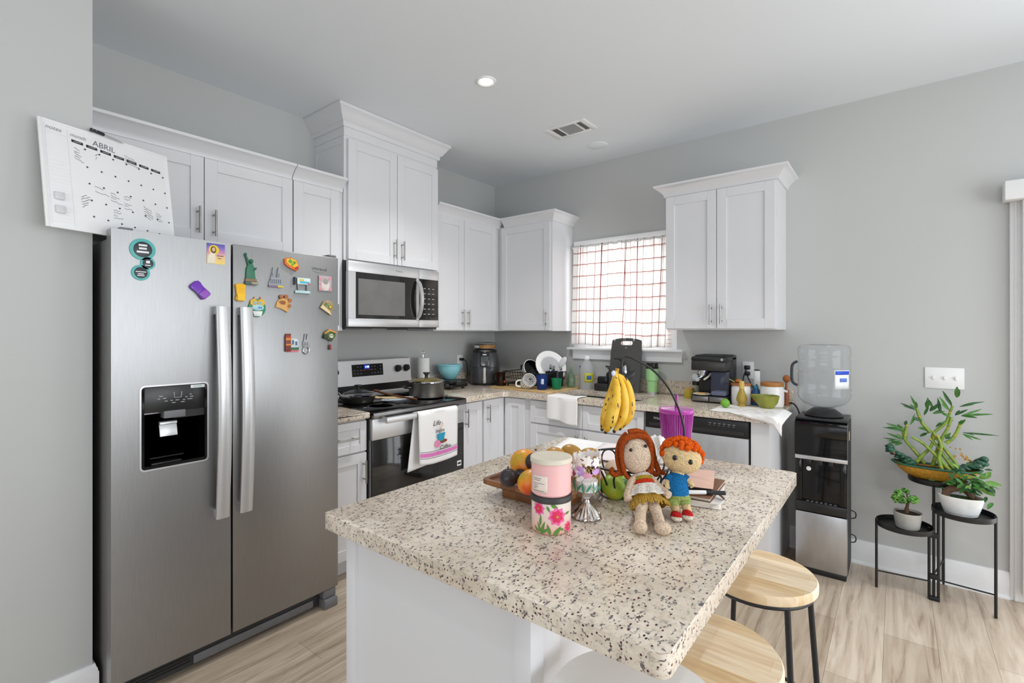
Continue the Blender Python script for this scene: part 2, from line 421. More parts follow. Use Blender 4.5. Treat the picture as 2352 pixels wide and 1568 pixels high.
# casing and blind head of the doorway at the right
struct(MB().box(3.46, 3.545, -.02, 0, 0, 2.03, .003).box(3.475, 3.487, -.025, -.019, 0, 2.03, .003).build('trim_1', m_trim))
o = thing('door_1', '', '', (3.545, 0, 0)); del o['label'], o['category']; o['kind'] = 'structure'
MB().box(3.545, 3.60, .01, .05, 0, 2.03).box(4.43, 4.50, .01, .05, 0, 2.03).box(3.6, 4.43, .01, .05, 1.95, 2.03).box(3.6, 4.43, .01, .05, 0, .09).box(4.5, 4.57, .06, .1, 0, 2.03).box(5.33, 5.4, .06, .1, 0, 2.03).box(4.57, 5.33, .06, .1, 1.95, 2.03).box(4.57, 5.33, .06, .1, 0, .09).build('door_frame', m_trim, o, True)
MB().box(3.6, 4.43, .026, .032, .09, 1.95).box(4.57, 5.33, .076, .082, .09, 1.95).build('door_glass', m_clear, o, True)
t = thing('blind_headrail', 'white valance of the blind above the doorway at right', 'blind', (3.43, 0, 2.03))
MB().box(3.432, 5.45, -.10, -.012, 2.029, 2.125, .004).build('valance', m_white, t, True)
MB().box(3.50, 3.56, -.07, -.03, .05, 2.028, .004).box(3.56, 3.62, -.075, -.035, .05, 2.028, .004).build('slat', m_white, t, True)
# window
o = thing('window_1', '', '', (1.3, 0, 1.24)); del o['label'], o['category']; o['kind'] = 'structure'
mb = MB(); f = mb.box
f(WX0-.046, WX0, -.012, .0, WZ0+.0015, WZ1-.0005); f(WX1, WX1+.046, -.012, .0, WZ0+.0015, WZ1-.0005); f(WX0-.046, WX1+.046, -.012, .0, WZ1, WZ1+.046)
mb.build('casing', m_trim, o, True)
mb = MB(); f = mb.box
f(WX0, WX0+.04, .05, .1, WZ0+.05, WZ1-.05); f(WX1-.04, WX1, .05, .1, WZ0+.05, WZ1-.05); f(WX0, WX1, .05, .1, WZ0, WZ0+.05); f(WX0, WX1, .05, .1, WZ1-.05, WZ1); f(WX0+.04, WX1-.04, .05, .069, 1.64, 1.69)
mb.build('window_frame', m_white, o, True)
MB().box(WX0+.04, WX1-.04, .07, .076, WZ0+.05, WZ1-.05).build('window_glass', m_clear, o, True)
MB().box(.835, 1.80, -.062, .04, 1.222, 1.240, .004).box(WX0-.046, WX1+.046, -.012, .0, 1.2402, WZ0+.001).build('window_sill', m_trim, o, True)
MB().prism([(.862, 1.222), (1.795, 1.222), (1.785, 1.205), (1.785, 1.146), (.872, 1.146), (.872, 1.205)], -.02, 0, 0).build('window_apron', m_trim, o, True)
# ---------------------------------------------------------------- ceiling fittings
m_lens = mat('lamp_lens', '#fffaf2', .4, emit=LENS)
def downlight(x, y, label, k=1.):
    t = thing('recessed_light', label, 'ceiling light', (x, y, 2.743), 0, 'recessed lights in the ceiling')
    MB().lathe([(.036, -.001), (.036, -.004), (.047, -.008), (.053, -.006), (.055, 0)], (0, 0, 0), 40).build('trim_ring', m_white, t)
    MB().lathe([(.0, -.003), (.036, -.003), (.036, -.001), (0, -.001)], (0, 0, 0), 32).build('lens', m_lens, t)
    l = bpy.data.lights.new('downlight', 'SPOT'); l.energy = SPOTP*k; l.spot_size = radians(124); l.spot_blend = .85; l.shadow_soft_size = .05; l.color = (1, .985, .97)
    lo = bpy.data.objects.new('downlight', l); COL.objects.link(lo); lo.parent = t; lo.location = (0, 0, -.012)
downlight(1.236, -1.535, 'lit round recessed ceiling light above the cooking side of the kitchen', 2.6)
for x, y, k in ((3.45, -1.45, .8), (1.7, -3.75, .5), (4.9, -1.6, .9), (4.9, -4.6, .4)): downlight(x, y, 'unseen lit round recessed ceiling light outside the photographed part of the room', k)  # lamps out of view; some follow shadow and glint, others added for fill
t = thing('ceiling_vent', 'white rectangular air vent grille in the ceiling, three louvred sections', 'vent', (1.27, -.705, 2.743))
MB().box(1.115, 1.155, -.80, -.61, 2.736, 2.743, .002).box(1.385, 1.425, -.80, -.61, 2.736, 2.743, .002).box(1.155, 1.385, -.80, -.775, 2.736, 2.743, .002).box(1.155, 1.385, -.635, -.61, 2.736, 2.743, .002).box(1.205, 1.215, -.775, -.635, 2.737, 2.742).box(1.335, 1.345, -.775, -.635, 2.737, 2.742).build('frame', m_white, t, True)
MB().box(1.155, 1.385, -.775, -.635, 2.7425, 2.7429).build('duct_opening', m_grilld, t, True)
mb = MB()
for i in range(4):
    for x0 in (1.158, 1.347): mb.prism([(x0+i*.0125, 2.742), (x0+.008+i*.0125, 2.737), (x0+.0095+i*.0125, 2.737), (x0+.0015+i*.0125, 2.742)], -.775, -.635)
mb2 = MB(lambda a, b, c: (b, a, c))
for i in range(11): mb2.prism([(-.773+i*.0125, 2.742), (-.768+i*.0125, 2.738), (-.7665+i*.0125, 2.738), (-.7715+i*.0125, 2.742)], 1.215, 1.335)
mb.build('louvre', m_white, t, True); mb2.build('louvre', plain('#a4a6a8'), t, True)
tag(MB().lathe([(.0, -.006), (.066, -.006), (.072, -.003), (.073, 0)], (1.275, -.326, 2.743), 40).build('ceiling_cover_plate', m_ceil), 'plain round white cover plate on the ceiling beside the vent', 'cover plate')
# ---------------------------------------------------------------- cabinets
# faces: 'x' = on the left wall, looking along +X, width along y; 'y' = on the window wall, looking along -Y, width along x
def fmap(pl, face):
    return (lambda a, d, z: (face+d, a, z)) if pl == 'x' else (lambda a, d, z: (a, -face-d, z))
def pull(parent, pl, face, a, z, horiz=False, L=.128):
    mb = MB(fmap(pl, face)); h = L/2
    e = (lambda s, d: (a+s, d, z)) if horiz else (lambda s, d: (a, d, z+s))
    mb.tube([e(-h, .033), e(h, .033)], .0052, 10)
    for s in (-h+.022, h-.022): mb.tube([e(s, 0), e(s, .033)], .0042, 8)
    return mb.build('handle', m_nickel, parent, True)
def shaker(parent, name, pl, face, a0, a1, z0, z1, rail=.057, hnd=None):
    g = .0018; a0 += g; a1 -= g; z0 += g; z1 -= g
    mb = MB(fmap(pl, face))
    mb.box(a0, a0+rail, .001, .021, z0, z1, .0012, 1).box(a1-rail, a1, .001, .021, z0, z1, .0012, 1)
    mb.box(a0+rail, a1-rail, .001, .021, z0, z0+rail, .0012, 1).box(a0+rail, a1-rail, .001, .021, z1-rail, z1, .0012, 1)
    mb.box(a0+rail-.002, a1-rail+.002, .002, .0125, z0+rail-.002, z1-rail+.002)
    o = mb.build(name, m_cab, parent, True)
    if hnd: pull(o, pl, face+.021, *hnd)
    return o
CROWN = [(-.004, 0), (.012, 0), (.014, .014), (.022, .026), (.040, .046), (.055, .058), (.066, .062), (.068, .075), (-.004, .075)]
def crown(parent, path, z, prof=CROWN):
    mb = MB(); sweep(mb, path, [(o, z+u) for o, u in prof]); return mb.build('crown_molding', m_cab, parent, True)
def upper(name, label, pl, a0, a1, z0, z1, face, body=None):
    am = (a0+a1)/2; t = thing(name, label, 'cabinet', (face/2, am, z0) if pl == 'x' else (am, -face/2, z0), 0, 'white kitchen cabinets')
    b0, b1 = body or (a0, a1)
    MB(fmap(pl, 0)).box(b0, b1, .0, face, z0, z1).build('body', m_cab, t, True); return t
# over the refrigerator
t = upper('wall_cabinet', 'white two-door wall cabinet above the refrigerator', 'x', -3.085, -2.160, 1.80, 2.236, .324)
shaker(t, 'door', 'x', .324, -3.055, -2.606, 1.805, 2.222, hnd=(-2.636, 1.908)); shaker(t, 'door', 'x', .324, -2.606, -2.160, 1.805, 2.222, hnd=(-2.565, 1.902))
crown(t, [(.324, -2.160), (.324, -3.085)][::-1] and [(.324, -3.085), (.324, -2.160)], 2.224)
t = upper('wall_cabinet', 'narrow white wall cabinet between the refrigerator and the tall microwave cabinet', 'x', -2.156, -1.836, 1.376, 2.236, .324)
shaker(t, 'door', 'x', .324, -2.156, -1.866, 1.382, 2.222, hnd=(-1.893, 1.47))
crown(t, [(.324, -2.156), (.324, -1.84)], 2.224)
# tall cabinet above the microwave
t = upper('wall_cabinet', 'tall white cabinet with stacked crown molding above the microwave', 'x', -1.832, -1.066, 1.81, 2.70, .339)
shaker(t, 'door', 'x', .339, -1.818, -1.442, 1.815, 2.56, hnd=(-1.472, 1.918)); shaker(t, 'door', 'x', .339, -1.442, -1.068, 1.815, 2.56, hnd=(-1.408, 1.915))
MB().box(0, .03, -1.8345, -1.832, 1.815, 2.577).box(.31, .339, -1.8345, -1.832, 1.815, 2.577).box(.03, .31, -1.8345, -1.832, 2.53, 2.577).build('side_panel', m_cab, t, True)
FR = [(-.004, .0), (.004, .0), (.004, .052), (.014, .052), (.018, .062), (.018, .078), (.03, .085), (.05, .115), (.064, .138), (.076, .146), (.078, .163), (-.004, .163)]
crown(t, [(0, -1.832), (.339, -1.832), (.339, -1.066), (0, -1.066)], 2.578, FR)
# corner group
t = upper('wall_cabinet', 'white two-door wall cabinet between the microwave cabinet and the corner', 'x', -1.064, -.305, 1.376, 2.262, .304)
shaker(t, 'door', 'x', .304, -1.062, -.755, 1.38, 2.25, hnd=(-.785, 1.478)); shaker(t, 'door', 'x', .304, -.755, -.365, 1.38, 2.25, hnd=(-.722, 1.478))
t2 = upper('wall_cabinet', 'white one-door wall cabinet left of the curtained window', 'y', .3055, .858, 1.376, 2.262, .304)
shaker(t2, 'door', 'y', .304, .345, .846, 1.38, 2.25, hnd=(.812, 1.475))
crown(t, [(.304, -1.06), (.304, -.306)], 2.250); crown(t2, [(.372, -.304), (.858, -.304), (.858, -.0)], 2.250)
# right of the window
t = upper('wall_cabinet', 'white two-door wall cabinet right of the curtained window', 'y', 1.779, 2.447, 1.382, 2.29, .304)
shaker(t, 'door', 'y', .304, 1.781, 2.110, 1.388, 2.272, hnd=(2.078, 1.478)); shaker(t, 'door', 'y', .304, 2.110, 2.443, 1.388, 2.272, hnd=(2.142, 1.48))
crown(t, [(1.779, 0), (1.779, -.304), (2.447, -.304), (2.447, 0)], 2.274)
# base units
def base(label, pl, a0, a1, face, z1=.876, toe=.10, name='base_cabinet'):
    am = (a0+a1)/2; t = thing(name, label, 'cabinet', (face/2, am, 0) if pl == 'x' else (am, -face/2, 0), 0, 'white kitchen cabinets')
    MB(fmap(pl, 0)).box(a0, a1, .004, face, toe, z1).box(a0, a1, .004, face-.07, .0, toe).build('body', m_cab, t, True); return t
t = base('narrow white base cabinet with one drawer between refrigerator and range', 'x', -2.152, -1.868, .605)
shaker(t, 'drawer', 'x', .605, -2.15, -1.872, .692, .866, .042, hnd=(-2.01, .777, True)); shaker(t, 'door', 'x', .605, -2.15, -1.872, .11, .685, hnd=(-1.898, .58))
t = base('white base cabinet with one narrow door right of the range', 'x', -1.092, -.872, .605)
shaker(t, 'door', 'x', .605, -1.088, -.880, .11, .866, hnd=(-1.06, .765))
o = thing('base_cabinet', 'white corner base cabinet with a folded two-panel door', 'cabinet', (.3, -.3, 0), 0, 'white kitchen cabinets')
MB().box(.004, .605, -.868, -.004, .1, .876).box(.605, .866, -.605, -.004, .1, .876).box(.004, .54, -.868, -.004, 0, .1).box(.54, .866, -.54, -.004, 0, .1).build('body', m_cab, o, True)
shaker(o, 'door', 'x', .605, -.862, -.630, .11, .866, hnd=(-.828, .768)); shaker(o, 'door', 'y', .605, .630, .820, .11, .866)
o = thing('base_cabinet', 'white sink base cabinet with two false drawer fronts and two doors', 'cabinet', (1.31, -.3, 0), 0, 'white kitchen cabinets')
MB().box(.8702, .9, -.604, -.004, .1, .876).box(1.725, 1.757, -.604, -.004, .1, .876).box(.9, 1.725, -.605, -.575, .1, .876).box(.9, 1.725, -.02, -.004, .1, .876).box(.87, 1.757, -.54, -.004, 0, .12).build('body', m_cab, o, True)
shaker(o, 'drawer_front', 'y', .605, .872, 1.314, .702, .866, .042); shaker(o, 'drawer_front', 'y', .605, 1.314, 1.755, .702, .866, .042)
shaker(o, 'door', 'y', .605, .872, 1.314, .11, .694, hnd=(1.278, .595)); shaker(o, 'door', 'y', .605, 1.314, 1.755, .11, .694, hnd=(1.35, .595))
t = thing('end_panel', 'white end panel of the base cabinets beside the dishwasher', 'panel', (2.42, -.3, 0))
MB().box(2.372, 2.462, -.615, -.004, .0, .876).build('panel', m_cab, t, True)
# ---------------------------------------------------------------- worktops
def backsplash(parent, boxes):
    mb = MB()
    for b in boxes: mb.box(*b, .002, 1)
    return mb.build('backsplash', m_granite, parent, True)
t = thing('countertop', 'speckled granite countertop with sink cutout running round the kitchen corner', 'countertop', (.3, -.3, .876))
outer = [(.003, -1.09), (.645, -1.09), (.65, -1.085)]+[(.65+.05*(1-cos(radians(a))), -.65-.05*(1-sin(radians(a)))) for a in range(0, 91, 15)]+[(2.475, -.65)]+[(2.455+.035*cos(radians(a)), -.615+.035*sin(radians(a))) for a in range(-80, 1, 20)]+[(2.49, -.003), (.003, -.003)]
MB().slab(outer, [rrect(1.035, 1.68, -.545, -.215, .05)[::-1]], .876, .914, .011).build('slab', m_granite, t, True)
backsplash(t, [(.003, .022, -1.09, -.003, .915, 1.012), (.023, 2.49, -.022, -.003, .915, 1.012)])
t = thing('countertop', 'short speckled granite countertop between refrigerator and range', 'countertop', (.3, -2.0, .876))
MB().slab([(.003, -2.152), (.65, -2.152), (.65, -1.868), (.003, -1.868)], [], .876, .914, .011).build('slab', m_granite, t, True)
backsplash(t, [(.003, .022, -2.152, -1.868, .915, 1.012)])
# sink
t = thing('kitchen_sink', 'stainless undermount sink under the curtained window', 'sink', (1.36, -.38, .70))
pr = [(.0, 0), (.0, .172)]
mb = MB(); ro = rrect(1.028, 1.687, -.552, -.208, .055); ri = rrect(1.038, 1.677, -.542, -.218, .05); rf = rrect(1.06, 1.655, -.52, -.24, .05)
L = [[mb.v((p[0], p[1], z)) for p in R_] for R_, z in ((ro, .8755), (ri, .8755), (ri, .72), (rf, .70))]
mb.skin(L, False, True); mb.build('basin', m_sink, t, True, fix=False, solid=.003)
MB().lathe([(0, .001), (.03, .001), (.04, .004), (.042, 0)], (1.36, -.34, .7015), 24).build('drain', m_chrome, t, True)
t = thing('kitchen_faucet', 'chrome faucet with black lever standing behind the sink', 'faucet', (1.40, -.135, .914))
MB().lathe([(.028, 0), (.028, .012), (.019, .02), (.018, .10), (.022, .15), (.017, .19), (.01, .205)], (1.40, -.135, .914), 24).tube(smooth([(1.40, -.135, 1.04), (1.40, -.21, 1.075), (1.40, -.30, 1.07), (1.40, -.33, 1.03)]), .013, 12).build('spout', m_chrome, t, True)
MB().tube(smooth([(1.40, -.135, 1.11), (1.385, -.15, 1.145), (1.355, -.165, 1.168), (1.33, -.17, 1.168)]), [.009]*6+[.008]*6+[.007]*7, 10).build('lever', m_black, t, True)
# ---------------------------------------------------------------- island
t = thing('island_cabinet', 'white island cabinet with plain end panel under the granite island top', 'island', (2.2, -2.3, 0))
MB().box(1.925, 2.47, -2.83, -1.79, 0, .876).build('body', m_cab, t, True)
MB().box(1.909, 1.945, -2.842, -2.80, 0, .8755, .002).build('corner_trim', m_cab, t, True)
MB().box(2.448, 2.486, -2.842, -2.80, 0, .8755, .002).build('corner_trim', m_cab, t, True)
MB().box(2.471, 2.478, -2.79, -2.73, 0, .8755, .002).build('corner_trim', m_cab, t, True)
MB().box(2.471, 2.478, -1.86, -1.80, 0, .8755, .002).build('corner_trim', m_cab, t, True)
t = thing('island_countertop', 'large speckled granite top of the kitchen island', 'countertop', (2.3, -2.3, .876))
MB().slab(rrect(1.870, 2.752, -2.884, -1.742, .018), [], .876, .914, .012, 4).build('slab', m_granite, t, True)
# ---------------------------------------------------------------- refrigerator
t = thing('refrigerator', 'stainless side-by-side refrigerator with ice and water dispenser', 'refrigerator', (.42, -2.61, 0))
MB().box(.05, .728, -3.062, -2.165, .03, 1.712, .006).build('body', m_side, t, True)
def fdoor(y0, y1, hole=None):
    mb = MB(lambda a, d, z: (.735+d, a, z)); z0, z1 = .092, 1.741
    if not hole: mb.box(y0, y1, 0, .058, z0, z1, .005, 2)
    else:
        h0, h1, k0, k1 = hole
        mb.prism([(y0, z0), (y1, z0), (y1, z1), (y0, z1)], 0, .003)
        mb.box(y0, h0, .003, .058, z0, z1).box(h1, y1, .003, .058, z0, z1).box(h0, h1, .003, .058, z0, k0).box(h0, h1, .003, .058, k1, z1)
    return mb.build('door', m_steel, t, True)
dl = fdoor(-3.066, -2.6655, (-2.978, -2.755, .850, 1.161)); dr = fdoor(-2.6575, -2.159)
def fhandle(par, y):
    mb = MB(); pts = []
    for i in range(17):
        u = i/16; z = .605+.868*u; pts.append((.828+.024*sin(pi*u), z))
    rings = []
    for (x, z) in pts:
        rings.append([mb.v((x-.006, y-.025, z)), mb.v((x-.006, y+.025, z)), mb.v((x+.004, y+.025, z)), mb.v((x+.010, y+.017, z)), mb.v((x+.010, y-.017, z)), mb.v((x+.004, y-.025, z))])
    mb.skin(rings); mb.box(.793, .832, y-.022, y+.022, 1.44, 1.472, .002).box(.793, .832, y-.022, y+.022, .606, .64, .002)
    return mb.build('handle', m_steel2, par, True)
fhandle(dl, -2.7105); fhandle(dr, -2.6185)
# dispenser
def fp(d0): return (lambda a, d, z: (.793+d0+d, a, z))
o = MB(fp(0)).box(-2.976, -2.968, -.055, .0025, .852, 1.159).box(-2.765, -2.757, -.055, .0025, .852, 1.159).box(-2.968, -2.765, -.06, -.055, .86, 1.05).box(-2.968, -2.765, -.055, -.0, .852, .862).build('dispenser', m_gloss, t, True, label='black ice and water dispenser niche')
MB(fp(0)).prism(rrect(-2.983, -2.750, .845, 1.166, .012), -.002, .0015).build('bezel', m_steel2, o, True) if False else None
mb = MB(fp(0)); ra = rrect(-2.983, -2.750, .8445, 1.1665, .016); rb = rrect(-2.977, -2.756, .8505, 1.1605, .012)
R1 = [mb.v((p[0], .0005, p[1])) for p in ra]; R2 = [mb.v((p[0], .003, p[1])) for p in ra]; R3 = [mb.v((p[0], .003, p[1])) for p in rb]; R4 = [mb.v((p[0], -.004, p[1])) for p in rb]
mb.skin([R1, R2, R3, R4], False, False); mb.build('bezel', m_steel2, o, True)
MB(fp(0)).box(-2.968, -2.765, -.05, .001, 1.062, 1.159, .002).build('control_panel', m_black, o, True)
MB(fp(0)).box(-2.87, -2.765, -.05, -.004, 1.032, 1.061).build('chute_hood', m_blackm, o, True)
MB(fp(0)).box(-2.905, -2.832, -.045, .001, 1.035, 1.066, .003).build('nozzle', m_grill, o, True)
MB(lambda a, d, z: (.793+d-(z-.96)*.25, a, z)).box(-2.911, -2.851, -.030, -.024, .962, 1.01, .002).box(-2.911, -2.851, -.036, -.016, 1.008, 1.02, .003).build('paddle', m_steel2, o, True)
MB(fp(0)).box(-2.945, -2.845, -.045, -.002, .862, .869, .002).box(-2.95, -2.84, -.004, .0015, .888, .892).build('drip_tray', m_black, o, True)
mb = MB(fp(0))
mb.tube([(-2.872, .0016, 1.135), (-2.870, .0016, 1.113), (-2.848, .0016, 1.113), (-2.846, .0016, 1.135)], .0012, 6)
for a, z, l in ((-2.915, 1.122, .012), (-2.922, 1.112, .008), (-2.903, 1.113, .012), (-2.898, 1.102, .010), (-2.88, 1.103, .008), (-2.861, 1.103, .012), (-2.838, 1.102, .008), (-2.83, 1.112, .008), (-2.812, 1.112, .012), (-2.818, 1.103, .018), (-2.815, 1.121, .007), (-2.842, 1.094, .012), (-2.873, 1.094, .012)): mb.box(a-l/2, a+l/2, .001, .0017, z-.0012, z+.0012)
mb.build('panel_icons', plain('#b9bcbc'), o, True)
MB(fp(0)).box(-2.815, -2.765, .001, .0018, 1.145, 1.157, .0005, 1).build('sticker', m_white, o, True)
MB(fp(0)).box(-2.806, -2.776, .0018, .0021, 1.150, 1.1525).build('sticker_print', plain('#5aa7a5'), o, True)
mb = MB(); mb.box(.66, .745, -3.05, -2.20, .012, .088)
o = mb.build('base_grille', m_grilld, t, True)
mb = MB()
for i in range(4): mb.box(.746, .748, -3.0, -2.80, .028+i*.012, .033+i*.012)
mb.build('grille_slots', m_black, o, True)
MB().box(.745, .752, -2.79, -2.27, .015, .05, .002).build('grille_strip', m_grill, o, True)
MB().box(.70, .80, -2.235, -2.165, .0, .045, .005).box(.70, .785, -2.235, -2.168, .048, .088, .004).build('hinge_foot', m_grill, t, True)
MB().box(.74, .79, -3.04, -3.0, 1.7415, 1.750, .003).build('hinge_cover', m_grill, t, True)
MB().box(.66, .79, -2.21, -2.168, 1.742, 1.752, .003).box(.66, .732, -2.21, -2.168, 1.71, 1.742).build('hinge_cover', m_grill, t, True)
text('wordmark', 'Whirlpool', frame((.7936, -2.262, 1.674), (0, 1, 0), (0, 0, 1)), .019, plain('#6d7074'), dr, .0003, world=True)
MB(fp(0)).tube([(-2.296, .0006, 1.662)]+[(-2.262+.034*cos(a), .0006, 1.667+.010*sin(a)) for a in [radians(x) for x in range(200, 390, 15)]], .0006, 6).build('emblem', plain('#a09070'), dr, True)
# ---------------------------------------------------------------- microwave
t = thing('microwave_oven', 'stainless over-the-range microwave oven under the tall cabinet', 'microwave', (.2, -1.46, 1.39))
MB().box(.004, .362, -1.838, -1.084, 1.392, 1.805, .004).build('body', m_black, t, True)
mp = (lambda a, d, z: (.364+d, a, z))
o = MB(mp).box(-1.836, -1.276, 0, .026, 1.40, 1.452, .003).box(-1.836, -1.276, 0, .026, 1.738, 1.803, .003).box(-1.836, -1.785, 0, .026, 1.452, 1.738).box(-1.30, -1.276, 0, .024, 1.452, 1.738).build('door', m_steel2, t, True)
MB(mp).box(-1.79, -1.296, .002, .0235, 1.450, 1.740).build('glass', m_glassdk, o, True)
MB(mp).box(-1.765, -1.40, .0236, .0245, 1.475, 1.700, .0005, 1).build('inner_window', mat('microwave_mesh', '#6d6c6b', .22, var=.1, scale=8.), o, True)
mb = MB(mp); rings = []
for i in range(15):
    u = i/14; z = 1.462+.262*u; d = .026+.045*sin(pi*u)**.6
    rings.append([mb.v((-1.309, d, z)), mb.v((-1.277, d, z)), mb.v((-1.281, d+.011, z)), mb.v((-1.305, d+.011, z))])
mb.skin(rings); mb.build('handle', m_steel2, o, True)
o = MB(mp).box(-1.274, -1.088, 0, .026, 1.40, 1.452, .003).box(-1.274, -1.088, 0, .026, 1.738, 1.803, .003).box(-1.096, -1.088, 0, .026, 1.452, 1.738).build('control_surround', m_steel2, t, True)
MB(mp).box(-1.274, -1.096, .001, .0245, 1.452, 1.738).build('control_panel', m_gloss, t, True)
mb = MB(mp)
for r_ in range(6):
    for c_ in range(3): mb.box(-1.235+c_*.04, -1.215+c_*.04, .0245, .0249, 1.49+r_*.036, 1.497+r_*.036)
mb.build('keypad_print', plain('#8d9091'), t, True)
text('wordmark', 'Whirlpool', frame((.3905, -1.45, 1.772), (0, 1, 0), (0, 0, 1)), .014, plain('#8d9094'), t, .0003, world=True)
MB().box(.06, .30, -1.30, -1.12, 1.384, 1.3925, .002).build('filter', m_grill, t, True)
MB().box(.06, .30, -1.80, -1.60, 1.384, 1.3925, .002).build('filter', m_grill, t, True)
# ---------------------------------------------------------------- range
t = thing('electric_range', 'stainless electric range with black glass cooktop and a towel on its oven door', 'range', (.33, -1.48, 0))
RY0, RY1 = -1.858, -1.100
MB().box(.02, .62, RY0, RY1, .02, .888, .002).build('body', m_blackm, t, True)
o = MB().box(.075, .672, RY0-.001, RY1+.001, .889, .912, .004).build('cooktop', m_gloss, t, True)
MB().box(.648, .676, RY0-.001, RY1+.001, .872, .905, .003).build('cooktop_front_rim', m_steeldk, o, True)
for x, y, r in ((.23, -1.67, .10), (.50, -1.68, .075), (.22, -1.28, .075), (.48, -1.27, .105)):
    MB().lathe([(r, .9122), (r+.003, .9126), (r+.006, .9122)], (x, y, 0), 40).build('burner_mark', plain('#55565a'), o, True)
MB(lambda a, b, c: (b, a, c)).prism([(RY0, .93), (RY1, .93), (RY1, 1.005), (RY0, 1.005)], .02, .078).build('backguard_base', m_black, t, True)
MB().box(.078, .10, RY0+.01, RY1-.01, .913, .95, .003).build('vent_trim', m_steel2, t, True)
o = MB(lambda a, b, c: (a, b, c)).build  # noqa
mb = MB(); P_ = [(.02, 1.002), (.102, 1.002), (.098, 1.02), (.082, 1.17), (.07, 1.178), (.02, 1.178)]
mb.prism(P_, RY0+.002, RY1-.002); bg = mb.build('backguard', m_steel2, t, True)
def bgp(a, z, d): return (.0955-(z-1.03)*.105+d, a, z)
mb = MB(lambda a, d, z: bgp(a, z, d)); mb.box(-1.612, -1.355, -.002, .002, 1.06, 1.143).build('display', m_gloss, bg, True)
mb = MB(lambda a, d, z: bgp(a, z, d))
for a in (-1.59, -1.565, -1.54, -1.45, -1.425, -1.40, -1.375):
    for z in (1.08, 1.103, 1.125):
        if random.random() < .85: mb.box(a-.004, a+.004, .0022, .0026, z-.002, z+.002)
mb.build('display_print', plain('#8a8c8e'), bg, True)
tx = Vector((0, 1, 0)); tz = Vector((-.105, 0, 1))
MB(lambda a, d, z: bgp(a, z, d)).box(-1.512, -1.468, .002, .0027, 1.112, 1.136).build('clock_window', mat('clock_blue', '#1238c8', .4, emit=1.2), bg, True)
text('clock_digits', '1:10', frame(bgp(-1.49, 1.124, .0031), tx, tz), .018, mat('clock_digits', '#dff0ff', .4, emit=3.), bg, .0002, world=True)
MB(lambda a, d, z: bgp(a, z, d)).box(-1.525, -1.498, .002, .0028, 1.102, 1.105).box(-1.49, -1.462, .002, .0028, 1.102, 1.105).build('indicator', plain('#c0392b'), bg, True)
for y in (-1.745, -1.225, -1.147, -1.815):
    z = 1.098
    mb = MB(); c = Vector(bgp(y, z, .001)); ax = Vector((1, 0, .105)).normalized()
    mb.cyl(tuple(c), tuple(c+ax*.010), .026, .026).cyl(tuple(c+ax*.010), tuple(c+ax*.028), .0215, .0195)
    q = c+ax*.028; mb.box(q.x-.004, q.x+.007, y-.007, y+.007, z-.014, z+.026, .002)
    mb.build('knob', m_black, bg, True)
o = MB().box(.622, .654, RY0+.004, RY1-.004, .745, .868, .004).box(.615, .640, RY0+.004, RY1-.004, .19, .7445).build('oven_door', m_steel2, t, True)
MB().box(.6405, .653, RY0+.004, RY1-.004, .195, .7440, .002).build('oven_glass', m_glassdk, o, True)
MB().box(.706, .728, RY0+.05, RY1-.05, .845, .880, .006).box(.654, .71, RY0+.055, RY0+.075, .85, .875).box(.654, .71, RY1-.075, RY1-.055, .85, .875).build('handle', m_steel2, o, True)
MB().box(.622, .652, RY0+.004, RY1-.004, .05, .185, .004).build('storage_drawer', m_steel2, t, True)
MB().box(.6535, .6545, RY1-.07, RY1-.03, .455, .49, .0003, 1).build('glass_badge', m_white, o, True)
MB().box(.6546, .655, RY1-.065, RY1-.035, .466, .479).build('badge_print', m_ink, o, True)
# ---------------------------------------------------------------- dishwasher
t = thing('dishwasher', 'stainless dishwasher with black control strip at the end of the counter', 'dishwasher', (2.06, -.3, 0))
MB().box(1.765, 2.366, -.598, -.02, .01, .872).build('body', m_black, t, True)
MB().box(1.768, 2.362, -.632, -.599, .10, .775, .004).build('door', m_steel3, t, True)
o = MB().box(1.768, 2.362, -.628, -.599, .778, .868, .004).build('control_strip', m_black, t, True)
MB().box(1.79, 2.34, -.631, -.628, .79, .81, .001, 1).build('recess_handle', m_blackm, o, True)
text('wordmark', 'Whirlpool', frame((1.865, -.6285, .835), (1, 0, 0), (0, 0, 1)), .022, plain('#c9cbcd'), o, .0003, world=True)
mb = MB()
for i in range(6): mb.box(2.15+i*.026, 2.164+i*.026, -.6288, -.628, .842, .846); mb.box(2.15+i*.026, 2.16+i*.026, -.6288, -.628, .832, .834)
mb.build('panel_print', plain('#97999c'), o, True)
MB().box(1.99, 2.14, -.66, -.632, .745, .760, .005).box(1.99, 2.005, -.645, -.631, .745, .76).box(2.125, 2.14, -.645, -.631, .745, .76).build('handle', m_steel2, t, True) if False else None
